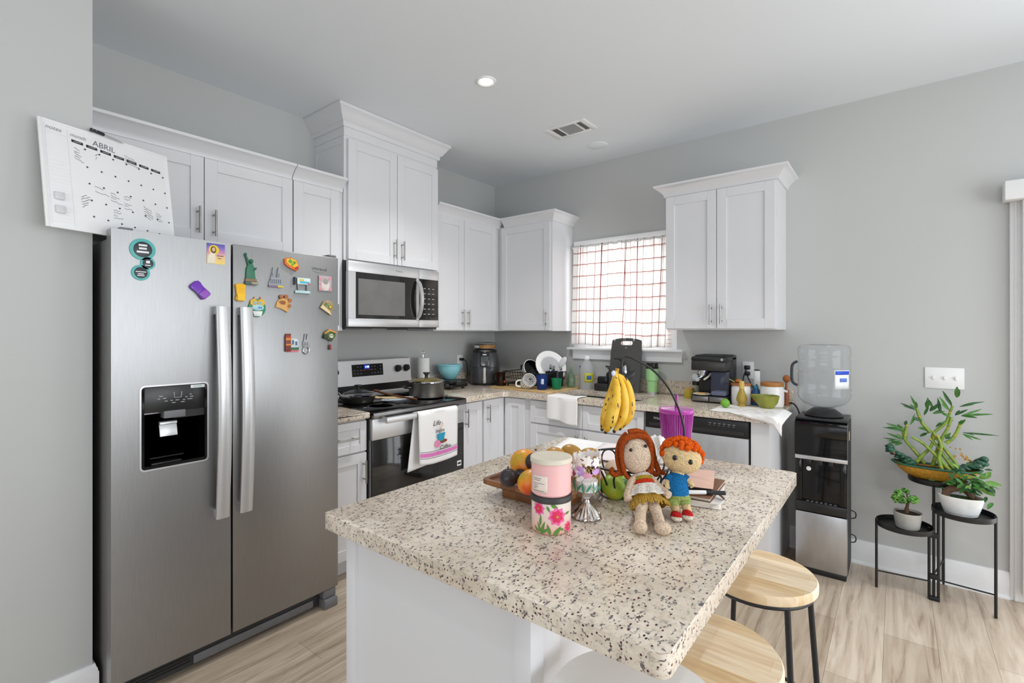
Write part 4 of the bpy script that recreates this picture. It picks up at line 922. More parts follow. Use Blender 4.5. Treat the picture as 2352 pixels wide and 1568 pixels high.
t = thing('pie_container', 'clear plastic box of pastry on top of the air fryer', 'food container', (.180, -.345, CT+.308))
MB().lathe([(0, 0), (.088, 0), (.102, .034), (.104, .034), (.104, .037), (.10, .037), (.086, .003), (0, .003)], n=36).build('tray', m_bottle, t)
MB().lathe([(0, .004), (.084, .004), (.096, .030), (.086, .034), (.0, .036)], n=36).build('pastry', mat('baked_crust', '#c98d48', .7, var=.25, scale=40., bump=.4), t)
MB().lathe([(.104, .0375), (.098, .050), (.07, .058), (0, .060), (0, .059), (.069, .057), (.096, .049), (.102, .0375)], n=36).build('lid', m_bottle, t)
MB().box(-.03, .02, -.104, -.100, .010, .028, .001).build('label', plain('#d3dfe8'), t)
# drying board, rack and what is on it
t = thing('drying_board', 'bamboo drying board under the black dish rack', 'board', (.68, -.33, CT))
MB().slab(rrect(.385, 1.0, -.555, -.09, .05), [], CT, CT+.010, .003).build('board', m_bamboo, t, True)
DB = CT+.0105
t = thing('brown_mug', 'brown glass mug at the left end of the drying board', 'mug', (.425, -.425, DB))
m_amber = clear('amber_glass', '#8a6a4c', .15, .04, .35, '#5a3a26')
MB().lathe([(0, 0), (.044, 0), (.047, .006), (.036, .05), (.040, .108), (.037, .108), (.033, .05), (.042, .008), (0, .006)], n=32).build('cup', m_amber, t)
MB().tube(smooth([(-.036, -.01, .092), (-.058, -.02, .085), (-.060, -.02, .045), (-.038, -.012, .026)]), .005, 8).build('handle', m_amber, t)
MB().box(.034, .042, -.008, .008, .022, .042, .002).build('sticker', plain('#e2603f'), t)
t = thing('dish_rack', 'black wire dish rack full of washing up', 'dish rack', (.63, -.27, DB))
x0, x1, y0, y1, zb, zt = .46, .86, -.42, -.13, DB+.020, DB+.118
mb = MB()
for z, g in ((zt, .02), (zb+.0, .0), (zb+.05, .01)): mb.tube([(p[0], p[1], z) for p in rrect(x0-g, x1+g, y0-g, y1+g, .04)], .0035 if z == zt else .0025, 8, True)
mb.build('rim_wire', m_metalblk, t, True)
for axis in (0, 1):
    mb = MB(); n_ = 18 if axis == 0 else 9
    for i in range(1, n_):
        u = i/n_
        if axis == 0: x = x0+(x1-x0)*u; xo = x0-.02+(x1-x0+.04)*u; mb.tube([(xo, y0-.02, zt), (x, y0, zb), (x, y1, zb), (xo, y1+.02, zt)], .0016, 6)
        else: y = y0+(y1-y0)*u; yo = y0-.02+(y1-y0+.04)*u; mb.tube([(x0-.02, yo, zt), (x0, y, zb), (x1, y, zb), (x1+.02, yo, zt)], .0016, 6)
    mb.build('cross_wires', m_metalblk, t, True)
for x in (x0+.03, x1-.03):
    for y in (y0+.01, y1-.01): MB().ball((x, y, DB+.009), .0085, 10).build('foot', m_black, t, True)
t = thing('glass_jar', 'clear jar with wide black lid standing in the dish rack', 'jar', (.505, -.175, zb+.004))
MB().lathe([(0, 0), (.043, 0), (.046, .006), (.046, .09), (.040, .10), (.038, .10), (.043, .088), (.043, .008), (0, .004)], n=32).build('jar', m_clear, t)
MB().lathe([(.0, .098), (.051, .098), (.052, .102), (.052, .132), (.049, .136), (0, .136)], n=32).build('lid', m_black, t)
def tilt(loc, ax, deg):
    return Matrix.Translation(Vector(loc)) @ Matrix.Rotation(radians(deg), 4, Vector(ax))
def tf_(M): return lambda a, b, c: tuple(M @ Vector((a, b, c)))
t = thing('dinner_plate', 'large white plate standing on edge in the dish rack', 'plate', (.80, -.235, zb))
Mx = tilt((.775, -.215, zb+.138), (.5, .866, 0), 62)
MB(tf_(Mx)).lathe([(0, 0), (.07, 0), (.075, .004), (.13, .018), (.135, .018), (.135, .021), (.128, .022), (.073, .008), (0, .005)], n=44).build('plate', mat('white_china', '#f2f1ef', .18, var=.01), t, True)
MB(tf_(Mx)).lathe([(.088, .0108), (.090, .0128), (.092, .0122), (.092, .0112)], n=44).build('rim_line', plain('#b9babb', .2), t, True)
t = thing('white_saucepan', 'white-sided saucepan leaning in the dish rack, dark inside', 'pan', (.63, -.25, zb))
Mx = tilt((.61, -.27, zb+.085), (.2, 1, 0), 58)
MB(tf_(Mx)).lathe([(0, 0), (.075, 0), (.086, .01), (.094, .05), (.097, .052), (.091, .052), (.082, .012), (0, .006)], n=36).build('pan_body', plain('#e9e8e6', .25), t, True)
MB(tf_(Mx)).lathe([(0, .0065), (.081, .0125), (.0905, .051), (.089, .051), (.078, .015), (0, .009)], n=36).build('lining', m_gloss, t, True)
MB().tube(smooth([(.665, -.255, zb+.10), (.685, -.235, zb+.145), (.69, -.225, zb+.175)]), [.009]*6+[.014]*7, 10).build('handle', m_black, t, True)
t = thing('wooden_server', 'brown wooden spatula head sticking up behind the saucepan', 'spatula', (.62, -.16, zb))
MB().tube(smooth([(.66, -.165, zb+.015), (.63, -.16, zb+.10), (.60, -.158, zb+.155)]), .006, 8).build('shaft', plain('#b0703a', .6), t, True)
MB().ball((.59, -.158, zb+.166), (.035, .010, .022), 14, Matrix.Rotation(-.4, 3, 'Y')).build('head', plain('#b0703a', .6), t, True)
t = thing('striped_mug', 'white mug with thin black stripes tipped over in front of the dish rack', 'mug', (.74, -.485, DB), 0)
Mx = tilt((.742, -.478, DB+.052), (.55, .83, 0), 64)
def stripes():
    q = NT('striped_glaze'); m = q.coord(out='UV'); s = q.n('ShaderNodeSeparateXYZ'); q.l(m, 0, s, 0)
    a = q.n('ShaderNodeMath', _operation='MULTIPLY'); a.inputs[1].default_value = 20; q.l(s, 0, a, 0)
    f = q.n('ShaderNodeMath', _operation='FRACT'); q.l(a, 0, f, 0); r = q.ramp([(0, '#26262a'), (.16, '#26262a'), (.2, '#f1efec')]); q.l(f, 0, r, 0); q.l(r, 0, q.b, 'Base Color'); q.b.inputs['Roughness'].default_value = .25; return q.m
def cyl_uv(r, h, M):
    return lambda u, v: tuple(M @ Vector((r(v)*cos(2*pi*u), r(v)*sin(2*pi*u), h(v))))
MB().grid(cyl_uv(lambda v: .052*min(1, .45+v*3) if v < .2 else .052, lambda v: -.05+.10*v, Mx), 40, 12).build('cup', stripes(), t, True, solid=.004)
MB(tf_(Mx)).lathe([(0, -.05), (.03, -.05), (.03, -.046), (0, -.046)], n=24).build('cup_base', plain('#f1efec', .25), t, True)
MB().tube(smooth([(.705, -.508, DB+.068), (.672, -.528, DB+.058), (.668, -.528, DB+.024), (.698, -.510, DB+.016)]), .0065, 8).build('handle', plain('#f1efec', .25), t, True)
def tumbler(name, label, loc, r0, r1, h, m, group=None, th=.003):
    t = thing(name, label, 'cup', loc, 0, group)
    MB().lathe([(0, 0), (r0, 0), (r0+.002, .006), (r1, h), (r1-th, h), (r0-.001, .012), (0, .010)], n=32).build('cup', m, t); return t
t = tumbler('blue_tumbler', 'blue plastic tumbler at the front of the drying board', (.858, -.45, DB), .036, .044, .112, clear('blue_plastic', '#8fa9dd', .12, .05, .35, '#4f77c4'))
MB(lambda a, b, c: (a, b, c)).box(.008, .040, -.037, -.034, .045, .085, .001).build('print', plain('#e4e8f0'), t)
tumbler('green_tumbler', 'green plastic tumbler right of the blue one', (.935, -.365, DB), .031, .041, .084, clear('green_plastic', '#9be3c0', .12, .05, .40, '#4fc79c'))
t = thing('utensil_caddy', 'black utensil caddy hooked at the right end of the dish rack', 'utensil holder', (.862, -.285, DB+.012))
MB().slab(rrect(-.062, .062, -.045, .045, .015), [rrect(-.058, .058, -.041, .041, .012)[::-1]], .004, .118).build('wall', m_black, t); MB().slab(rrect(-.062, .062, -.045, .045, .015), [], 0, .004).build('bottom', m_black, t)
for i, (x, y, tx_, ty, L_, lab) in enumerate(((-.028, .01, -.02, .01, .175, 'steel fork in the utensil caddy, leftmost'), (-.008, -.012, .01, .0, .165, 'steel fork in the middle of the utensil caddy'), (.012, .012, .03, .02, .17, 'steel fork in the utensil caddy beside the big spoon'))):
    t = thing('fork', lab, 'fork', (.862+x, -.285+y, DB+.018), 0, 'cutlery in the caddy')
    MB().tube([(0, 0, 0), (tx_, ty, L_*.72)], .003, 8).build('shaft', m_chrome, t)
    mb = MB(); b0 = Vector((tx_, ty, L_*.72))
    mb.box(b0.x-.011, b0.x+.011, b0.y-.0015, b0.y+.0015, b0.z-.004, b0.z+.01)
    for k in range(4): mb.box(b0.x-.011+k*.0063, b0.x-.008+k*.0063, b0.y-.001, b0.y+.001, b0.z+.008, b0.z+.038)
    mb.build('tines', m_chrome, t)
t = thing('serving_spoon', 'large white serving spoon leaning out of the utensil caddy', 'spoon', (.895, -.285, DB+.02))
MB().tube(smooth([(.88, -.285, DB+.03), (.905, -.29, DB+.12), (.925, -.30, DB+.165)]), .005, 8).build('shaft', plain('#d8d8dc', .3), t, True)
MB().ball((.952, -.305, DB+.205), (.026, .012, .052), 16, Matrix.Rotation(.62, 3, 'Y')).build('bowl', plain('#d9d9de', .3), t, True)
t = thing('glass_bottle', 'clear greenish bottle standing at the right end of the drying board', 'bottle', (.955, -.185, DB))
m_gg = clear('green_glass', '#eaf5ee', .14, .04, .06, '#bcdcca')
MB().lathe([(0, 0), (.034, 0), (.036, .006), (.036, .075), (.028, .10), (.014, .13), (.013, .165), (.011, .165), (.012, .13), (.026, .098), (.033, .074), (.033, .010), (0, .008)], n=28).build('bottle', m_gg, t)
t = thing('bottle_brush', 'thin blue-tipped brush handle standing behind the clear bottle', 'brush', (1.015, -.15, DB))
MB().tube([(0, 0, 0), (.004, 0, .165)], .0035, 8).build('shaft', plain('#7a8089'), t); MB().ball((.004, 0, .168), .007, 10).build('tip', plain('#3f5a96'), t)
# sink area
t = thing('water_jug', 'translucent gallon jug with yellow label behind the sink', 'jug', (1.058, -.11, CT))
MB().lathe([(0, 0), (.056, 0), (.060, .008), (.060, .145), (.054, .17), (.036, .205), (.022, .222), (.019, .232), (.0, .233)], n=36).build('jug', clear('milky_plastic', '#f2f4f5', .2, .15, .55, '#eef1f2'), t)
MB().lathe([(0, .2335), (.021, .2335), (.021, .258), (.019, .261), (0, .261)], n=24).build('cap', m_white, t)
def lab_(u, v): a = radians(-80+75*u); return (.0612*cos(a), .0612*sin(a), .055+.075*v)
MB().grid(lab_, 12, 4).build('label', plain('#c7c23a'), t, solid=.0006)
def lab2(u, v): a = radians(-62+34*u); return (.0622*cos(a), .0622*sin(a), .078+.03*v)
MB().grid(lab2, 8, 3).build('label_mark', plain('#2f62ac'), t, solid=.0006)
t = thing('sponge_holder', 'black sink caddy with sponge behind the left side of the sink', 'caddy', (1.215, -.145, CT))
MB().box(-.055, .055, -.035, .035, 0, .055, .006).build('tray', m_blackm, t); MB().box(-.045, .045, -.012, .03, .05, .11, .015).build('back', m_black, t)
t = thing('soap_pump', 'black soap pump bottle beside the sink caddy', 'soap dispenser', (1.245, -.075, CT))
MB().lathe([(0, 0), (.03, 0), (.032, .006), (.032, .12), (.024, .138), (.012, .143), (.012, .16), (0, .16)], n=24).build('bottle', m_black, t)
MB().cyl((0, 0, .16), (0, 0, .178), .005).box(-.038, .012, -.009, .009, .176, .188, .003).build('pump', m_black, t)
t = thing('cutting_board', 'dark grey cutting board with slot handle leaning against the window sill', 'cutting board', (1.39, -.12, CT))
cb = [(-.122, 0), (.122, 0), (.126, .02)]+[(.126-.0, .30)]+[(.120*cos(radians(a)) if a not in (0, 180) else .120*(1 if a == 0 else -1), .385+.026*sin(radians(a))) for a in range(0, 181, 15)]+[(-.126, .30), (-.126, .02)]
Mx = Matrix.Translation((1.382, -.125, CT)) @ Matrix.Rotation(radians(-9), 4, 'X')
MB(lambda a, b, c: tuple(Mx @ Vector((a, -c, b)))).slab(cb, [rrect(-.050, .050, .355, .388, .015)[::-1]], 0, .009, .002).build('board', mat('grey_board', '#4a4947', .6, var=.08, scale=120.), t, True)
text('mark', 'IK', Mx @ frame((0, -.0094, .335), (1, 0, 0), (0, 0, 1)), .018, plain('#bdbdbd'), t, .0003, world=True)
t = thing('travel_tumbler', 'light green tall tumbler with clear lid right of the cutting board', 'tumbler', (1.598, -.105, CT))
m_mint = mat('mint_coating', '#a4d693', .4, var=.03)
MB().lathe([(0, 0), (.033, 0), (.034, .016), (.0, .016)], n=32).build('base_ring', m_steel2, t)
MB().lathe([(0, .0165), (.0345, .0165), (.038, .095), (.043, .10), (.0445, .185), (.0, .185)], n=36).build('body', m_mint, t)
MB().lathe([(.0, .1855), (.045, .1855), (.046, .20), (.042, .202), (.042, .225), (.036, .23), (0, .231)], n=32).build('lid', clear('smoke_plastic', '#8f8d8b', .3, .05, .25, '#5a5a5c'), t)
t = thing('honey_jar', 'small yellow jar left of the coffee machine', 'jar', (1.885, -.16, CT))
MB().lathe([(0, 0), (.032, 0), (.034, .005), (.034, .05), (.028, .055), (0, .055)], n=28).build('jar', plain('#b9a338', .3), t)
MB().lathe([(0, .0555), (.030, .0555), (.030, .07), (0, .07)], n=28).build('lid', plain('#c99a52'), t)
t = thing('spice_jar', 'small orange topped jar stacked behind the honey jar', 'jar', (1.91, -.09, CT))
MB().lathe([(0, 0), (.026, 0), (.026, .085), (0, .085)], n=24).build('jar', plain('#a8a48c', .3), t); MB().lathe([(0, .0855), (.027, .0855), (.027, .11), (0, .112)], n=24).build('lid', plain('#26241f'), t)
# espresso machine
t = thing('espresso_machine', 'dark espresso coffee machine with milk tank on the counter', 'coffee machine', (2.06, -.205, CT))
mE = lambda a, d, z: (a, -d, z)
m_esp = mat('dark_brushed_metal', '#454442', .35, .7, var=.1)
MB(mE).box(-.105, .110, -.125, -.02, .045, .30, .006).build('rear_housing', m_black, t)
MB(mE).box(-.108, .105, -.12, .125, .205, .265, .006).build('head', m_esp, t)
MB(mE).box(-.110, .110, -.125, .128, .262, .295, .012).build('top_panel', m_black, t)
MB(mE).box(-.095, .10, -.11, .09, .293, .304, .005).build('cup_tray', m_blackm, t)
MB(mE).cyl((.085, .128, .279), (.085, .132, .279), .009).build('power_button', m_chrome, t)
MB(mE).box(-.110, .112, -.125, .120, .004, .046, .006).build('drip_base', m_black, t)
MB(mE).box(-.102, .0, .120, .124, .010, .04, .002).build('drip_front', m_steeldk, t); MB(mE).box(.006, .105, .120, .124, .010, .04, .002).build('tank_front', m_steeldk, t)
MB(mE).lathe([(0, .165), (.028, .165), (.032, .18), (.032, .205), (0, .205)], (-.055, .06, 0), 24).tube([(-.055, .06, .16), (-.055, .10, .155), (-.055, .165, .15)], [.012, .011, .013], 10).build('portafilter', m_chrome, t)
MB(mE).cyl((-.095, .05, .16), (-.095, .085, .16), .019).build('steam_knob', m_chrome, t)
MB(mE).tube(smooth([(.0, .07, .185), (-.01, .09, .165), (-.035, .10, .145)]), .006, 8).build('milk_spout', plain('#d8cfc0'), t)
MB(mE).box(.012, .104, .01, .115, .048, .20, .008).build('milk_tank', clear('tank_plastic', '#b9bcd0', .3, .05, .25, '#8b90a8'), t)
MB(mE).box(.014, .102, .012, .113, .049, .075, .006).build('milk', plain('#e9e8e8'), t)
MB(mE).box(-.07, .0, -.018, .02, .05, .15, .02).build('back_panel', m_blackm, t)
t = thing('plate', 'small pale plate with toast on the drip tray of the coffee machine', 'plate', (2.01, -.29, CT+.0465))
MB().lathe([(0, 0), (.035, 0), (.056, .006), (.055, .008), (.034, .003), (0, .003)], n=32).build('plate', plain('#efe3d3', .3), t)
MB().box(-.025, .025, -.02, .02, .004, .011, .004).build('toast', plain('#dba95c', .8), t)
# right end of the counter
def crock(name, label, loc, r, h, cat='canister'):
    t = thing(name, label, cat, loc)
    MB().lathe([(0, 0), (r*.93, 0), (r*.97, .006), (r, .02), (r, h*.86), (r*.93, h*.96), (r*.93, h), (0, h)], n=36).build('body', mat('glazed_stoneware', '#edebe8', .25, var=.015), t)
    return t
t = crock('utensil_crock', 'white straight crock with wooden rim beside the coffee machine', (2.235, -.25, CT), .056, .118)
MB().lathe([(0, .1185), (.058, .1185), (.060, .121), (.060, .130), (.057, .132), (0, .132)], n=36).build('wooden_lid', plain('#a8683a', .5), t)
t = thing('bamboo_scoop', 'curled orange peel and green scoop lying on the crock lid', 'scoop', (2.22, -.255, CT+.134))
MB().ball((.0, 0, .012), (.022, .012, .012), 12).build('scoop_head', plain('#b86a34'), t); MB().tube([(-.015, -.02, .005), (-.045, -.03, .022)], .004, 8).build('shaft', plain('#8a8f3a'), t)
t = thing('milk_frother', 'white handheld frother standing behind the crock', 'frother', (2.30, -.11, CT))
MB().box(-.017, .017, -.012, .012, .085, .205, .006).build('grip', m_white, t); MB().box(-.005, .005, -.0135, -.012, .098, .118, .001).build('button', m_ink, t); MB().lathe([(0, 0), (.025, 0), (.025, .06), (.010, .085), (0, .085)], n=20).build('holder', plain('#b9bcc4', .3), t); MB().box(-.015, .015, -.01, .01, .2055, .212, .003).build('cap', m_black, t)
t = thing('blue_bottle', 'small blue and red printed bottle between the two white canisters', 'bottle', (2.315, -.215, CT))
MB().lathe([(0, 0), (.026, 0), (.027, .004), (.027, .08), (.015, .10), (.0, .10)], n=24).build('bottle', plain('#1f4f80', .3), t); MB().lathe([(0, .1005), (.014, .1005), (.014, .118), (0, .118)], n=20).build('cap', plain('#2a8aa6'), t)
def bl(u, v): a = radians(-130+80*u); return (.0276*cos(a), .0276*sin(a), .02+.05*v)
MB().grid(bl, 8, 3).build('label', plain('#a84a4a'), t, solid=.0006)
t = crock('sugar_canister', 'round white canister with wooden lid near the end of the counter', (2.405, -.215, CT), .066, .122)
MB().tube([(.062, -.0, .098), (.084, -.0, .094)], .007, 8).build('lug', m_white, t)
MB().lathe([(0, .1225), (.062, .1225), (.064, .126), (.064, .142), (.060, .146), (0, .146)], n=36).build('wooden_lid', plain('#b5793f', .5), t)
t = thing('wooden_ladle', 'small wooden ladle standing behind the round white canister', 'ladle', (2.465, -.105, CT))
MB().lathe([(0, 0), (.016, 0), (.016, .09), (0, .09)], n=16).tube([(0, 0, .05), (.0, 0, .145)], .0065, 8).build('shaft', plain('#9c5a30', .5), t); MB().ball((.002, -.002, .162), (.022, .018, .024), 16).build('bowl', plain('#a9622f', .5), t)
t = thing('bamboo_whisk', 'olive bamboo whisk on its stand at the front of the canisters', 'whisk', (2.265, -.355, CT+.003))
MB().lathe([(0, 0), (.026, 0), (.026, .006), (.019, .016), (.030, .035), (.030, .05), (.023, .075), (.014, .098), (.013, .105), (.0, .105)], n=28).build('tines', mat('whisk_bamboo', '#a58b35', .55, var=.2, scale=90., stretch=(1, 1, .1)), t)
MB().lathe([(0, .1055), (.0145, .1055), (.0155, .135), (.013, .152), (0, .153)], n=20).build('handle', plain('#cfae57', .5), t)
t = thing('lime', 'green lime on the printed cloth near the coffee machine', 'lime', (2.205, -.49, CT+.004))
MB().ball((0, 0, .026), (.027, .024, .026), 18, fn=lambda d: 1+.12*max(0, d.z)**8).build('lime', mat('lime_skin', '#6da62c', .35, var=.15, scale=60.), t)
t = thing('pouring_bowl', 'olive green bowl with a pouring lip on the printed cloth', 'bowl', (2.40, -.345, CT+.004))
lip = lambda a, z: 1+.42*max(0, cos(a-pi))**10*max(0, (z-.03)/.045) if z > .03 else 1
MB().lathe([(0, 0), (.034, 0), (.037, .004), (.058, .03), (.068, .072), (.065, .074), (.055, .032), (.03, .010), (0, .008)], n=48, fn=lip).build('bowl', mat('olive_glaze', '#8a8d38', .3, var=.15, scale=25.), t)
t = thing('printed_cloth', 'white cloth with printed plants draped over the counter end', 'cloth', (2.33, -.5, CT))
def cl(u, v):
    x = 2.155+.355*u; y = -.64+.33*v-.02*u
    if u > .82 and v < .9: k = (u-.82)/.18; x = 2.447+.075*k*(.9+.35*v); z = CT+.002-.0*k; z = CT+.0025 if x < 2.497 else CT-.01
    zz = CT+.0022+.002*abs(sin(9*u+4*v))
    ov = max(0, -.655-y); ovx = max(0, x-2.492)
    if ovx > 0: zz -= ovx*1.3
    return (x, y, zz)
def clv(u, v):
    # flat on the worktop, then over the front corner and the free end
    x = 2.16+.372*u; y = -.33-(.318+.062*max(0, u-.25))*v; edge = .652; z = CT+.0022+.0012*abs(sin(8*u+5*v))
    if y < -edge: z -= (-edge-y)*1.25; y = -edge-.005-.004*sin(16*u)
    if x > 2.492: k = x-2.492; z -= k*(.5+.45*v*v)+.010*v*sin(40*k)*(k > .005); x = 2.492+k*.95
    return (x, y, z)
MB().grid(clv, 40, 36).build('cloth', m_twl, t, True, solid=.0018)
mb = MB(); random.seed(3)
for i in range(16):
    a, c = 2.22+random.random()*.24, -.60+random.random()*.16
    mb.box(a, a+random.uniform(.01, .03), c, c+.003, CT+.0055, CT+.0058)
mb.build('print', plain('#c9a64a', .9), t, True)
mb = MB()
for i in range(12):
    a, c = 2.24+random.random()*.22, -.62+random.random()*.14
    mb.box(a, a+random.uniform(.006, .016), c, c+.0025, CT+.0055, CT+.0058)
mb.build('print', plain('#7f98b5', .9), t, True)
t = thing('plug_cord', 'two black plugs and cord hanging from the outlet by the coffee machine', 'cord', (2.22, -.03, 1.08))
MB().box(2.205, 2.24, -.035, -.009, 1.118, 1.145, .005).build('plug', m_black, t, True); MB().box(2.205, 2.24, -.035, -.009, 1.078, 1.104, .005).build('plug', m_black, t, True)
MB().tube(smooth([(2.218, -.03, 1.12), (2.205, -.045, 1.07), (2.20, -.05, 1.0), (2.20, -.05, .925)]), .004, 8).tube(smooth([(2.225, -.03, 1.08), (2.235, -.045, 1.06), (2.27, -.06, 1.0), (2.345, -.08, .94), (2.36, -.08, .92)]), .004, 8).build('cable', m_black, t, True)
t = thing('cooler_cord', 'black cord running from the counter end to the water dispenser', 'cord', (2.53, -.1, .9))
MB().tube(smooth([(2.47, -.05, CT+.006), (2.505, -.08, CT+.004), (2.535, -.12, .88), (2.545, -.10, .80), (2.55, -.045, .6)]), .0045, 8).build('cable', m_black, t, True)
# towel over the sink edge
t = thing('dish_towel', 'plain white dish towel hanging over the front edge of the sink', 'towel', (1.18, -.655, .83))
def dt(u, v):
    x = 1.055+.245*u-.01*v; s = v*.30
    if s < .10: return (x+.01*u, -.555-s, CT+.0035+.003*sin(8*u))
    if s < .135: a = (s-.10)/.035*pi/2; return (x, -.655-.012*sin(a), CT-.010+.0135*cos(a))
    return (x+.006*sin(7*u), -.668-.006*sin(11*u)*v, CT-.010-(s-.135)+.012*sin(4*u+1))
MB().grid(dt, 24, 30).build('cloth', m_twl, t, True, solid=.003)
# curtains
def check():
    q = NT('checked_curtain'); N_ = q.t.nodes; out = [n for n in N_ if n.type == 'OUTPUT_MATERIAL'][0]
    m = q.coord(out='UV'); s = q.n('ShaderNodeSeparateXYZ'); q.l(m, 0, s, 0)
    def ln(i, k, w_, off=0.):
        a = q.n('ShaderNodeMath', _operation='MULTIPLY_ADD'); a.inputs[1].default_value = k; a.inputs[2].default_value = off; q.l(s, i, a, 0)
        f = q.n('ShaderNodeMath', _operation='FRACT'); q.l(a, 0, f, 0)
        c = q.n('ShaderNodeMath', _operation='LESS_THAN'); c.inputs[1].default_value = w_; q.l(f, 0, c, 0); return c
    A, B, G, H = ln(0, 7.2, .055), ln(1, 8.6, .045, .35), ln(0, 7.2, .02, .48), ln(1, 8.6, .03, .26)
    mx = q.n('ShaderNodeMath', _operation='MAXIMUM'); q.l(A, 0, mx, 0); q.l(B, 0, mx, 1)
    m2 = q.n('ShaderNodeMath', _operation='MAXIMUM'); q.l(G, 0, m2, 0); q.l(H, 0, m2, 1)
    c1 = q.n('ShaderNodeMix', _data_type='RGBA'); c1.inputs[6].default_value = hexc('#f7f6f4'); c1.inputs[7].default_value = hexc('#d9b9a8'); q.l(m2, 0, c1, 0)
    c2 = q.n('ShaderNodeMix', _data_type='RGBA'); c2.inputs[7].default_value = hexc('#9a3038'); q.l(mx, 0, c2, 0); q.l(c1, 2, c2, 6)
    d = q.n('ShaderNodeBsdfDiffuse'); tr = q.n('ShaderNodeBsdfTranslucent'); q.l(c2, 2, d, 0); q.l(c2, 2, tr, 0)
    x = q.n('ShaderNodeMixShader'); x.inputs[0].default_value = .55; q.l(d, 0, x, 1); q.l(tr, 0, x, 2); q.l(x, 0, out, 0); return q.m
m_chk = check()
t = thing('curtain_rod', 'thin white rod carrying the checked curtains', 'curtain rod', (1.31, -.05, 2.065))
MB().tube([(.90, -.05, 2.062), (1.72, -.05, 2.062)], .006, 10).build('rod', m_white, t, True)
for x in (.892, 1.718): MB().box(x-.005, x+.005, -.052, -.0125, 2.055, 2.069).build('bracket', m_white, t, True)
def cur(xa, xb, xa2, xb2, zb_, ph, nf, yo=0.):
    def fn(u, v):
        z = 2.078-(2.078-zb_)*v; k = min(1, max(0, (v-.02)/.15)); f = sin(nf*2*pi*u+ph+.6*sin(3*v+5*u))
        x = (xa+(xb-xa)*u)*(1-v)+(xa2+(xb2-xa2)*u)*v
        amp = .010 if v > .06 else .012
        return (x+.008*cos(nf*4*pi*u+ph)*(1-k*.4), -.052+yo-amp*f*(1 if v > .03 else .6)-.012*v, z+.004*sin(9*u)*v)
    return fn
t = thing('curtain', 'red and white checked curtain panel covering the left of the window', 'curtain', (1.13, -.05, 1.26), 0, 'checked window curtains')
MB().grid(cur(.898, 1.37, .885, 1.352, 1.262, .4, 6), 90, 40).build('panel', m_chk, t, True, solid=.0012)
t = thing('curtain', 'red and white checked curtain panel covering the right of the window', 'curtain', (1.53, -.05, 1.25), 0, 'checked window curtains')
MB().grid(cur(1.362, 1.708, 1.366, 1.675, 1.252, 1.4, 4.5), 70, 40).build('panel', m_chk, t, True, solid=.0012)
MB().grid(lambda u, v: (1.676+.036*u, -.030+.004*sin(6*u), 1.52-.265*v), 8, 12).build('side_return', m_chk, t, True, solid=.0012)
tag(MB().box(1.10, 1.145, -.045, -.025, 1.2405, 1.33, .004).build('glass_on_sill', m_clear), 'small clear glass standing on the window sill', 'glass')
# ---------------------------------------------------------------- on the island
S = lambda u, v, d: tuple(spot(u, v, d))
m_knit = {}
def knit(h):
    if h not in m_knit:
        q = NT('yarn_'+h[1:]); q.b.inputs['Roughness'].default_value = .95; q.b.inputs['Specular IOR Level'].default_value = .1
        m = q.coord(); v = q.n('ShaderNodeTexVoronoi', Scale=270.); q.l(m, 0, v, 'Vector')
        c = hexc(h); r = q.ramp([(.0, tuple(min(1, x*1.12) for x in c[:3])+(1,)), (.75, tuple(x*.62 for x in c[:3])+(1,))]); q.l(v, 'Distance', r, 0); q.l(r, 0, q.b, 'Base Color')
        q.bump(v, 'Distance', -.7, .003); m_knit[h] = q.m
    return m_knit[h]
# serving tray and its fruit
t = thing('serving_tray', 'two-tier acacia wood tray holding mangoes and dark round fruit', 'tray', (2.22, -2.46, CT))
MB().box(2.15, 2.335, -2.515, -2.395, CT, CT+.026, .003).build('foot', m_acacia, t, True)
mb = MB(); ro = rrect(2.10, 2.37, -2.545, -2.365, .016); rm = rrect(2.112, 2.358, -2.533, -2.377, .012); ri = rrect(2.116, 2.354, -2.529, -2.381, .01)
L = [[mb.v((p[0], p[1], z)) for p in r_] for r_, z in ((rrect(2.118, 2.352, -2.527, -2.383, .012), CT+.0265), (ro, CT+.036), (ro, CT+.048), (rm, CT+.048), (ri, CT+.040))]
mb.skin(L, True, True); mb.build('tray_top', m_acacia, t, True)
TZ = CT+.040
def fruit(name, label, cat, c, r, m, group, rot=None, fn=None, stem=None):
    t = thing(name, label, cat, (c[0], c[1], c[2]-r[2] if isinstance(r, tuple) else c[2]-r), 0, group)
    MB().ball(c, r, 28, rot, fn).build('flesh', m, t, True)
    if stem: MB().cyl(stem[0], stem[1], .003, .0022, 8).build('stem', m_bark, t, True)
    return t
def fruit_mat(name, stops, scale=14., sp='#4a4a20', spots=.67, rough=.38):
    q = NT(name); q.b.inputs['Roughness'].default_value = rough
    m = q.coord(); n = q.n('ShaderNodeTexNoise', Scale=scale, Detail=2.); q.l(m, 0, n, 'Vector'); r = q.ramp(stops); q.l(n, 'Fac', r, 0)
    n2 = q.n('ShaderNodeTexNoise', Scale=230., Detail=2.); q.l(m, 0, n2, 'Vector'); r2 = q.ramp([(spots, '#000000'), (spots+.05, '#ffffff')]); q.l(n2, 'Fac', r2, 0)
    x = q.n('ShaderNodeMix', _data_type='RGBA'); q.l(r2, 0, x, 0); q.l(r, 0, x, 6); x.inputs[7].default_value = hexc(sp); q.l(x, 2, q.b, 'Base Color'); return q.m
m_mango = fruit_mat('mango_skin', [(.30, '#7f9a2e'), (.42, '#d99a1f'), (.54, '#e88a1a'), (.66, '#e0552a'), (.8, '#c93a2c')])
m_mango2 = fruit_mat('mango_brown', [(.3, '#b5852a'), (.6, '#c9963a'), (.8, '#a9722a')])
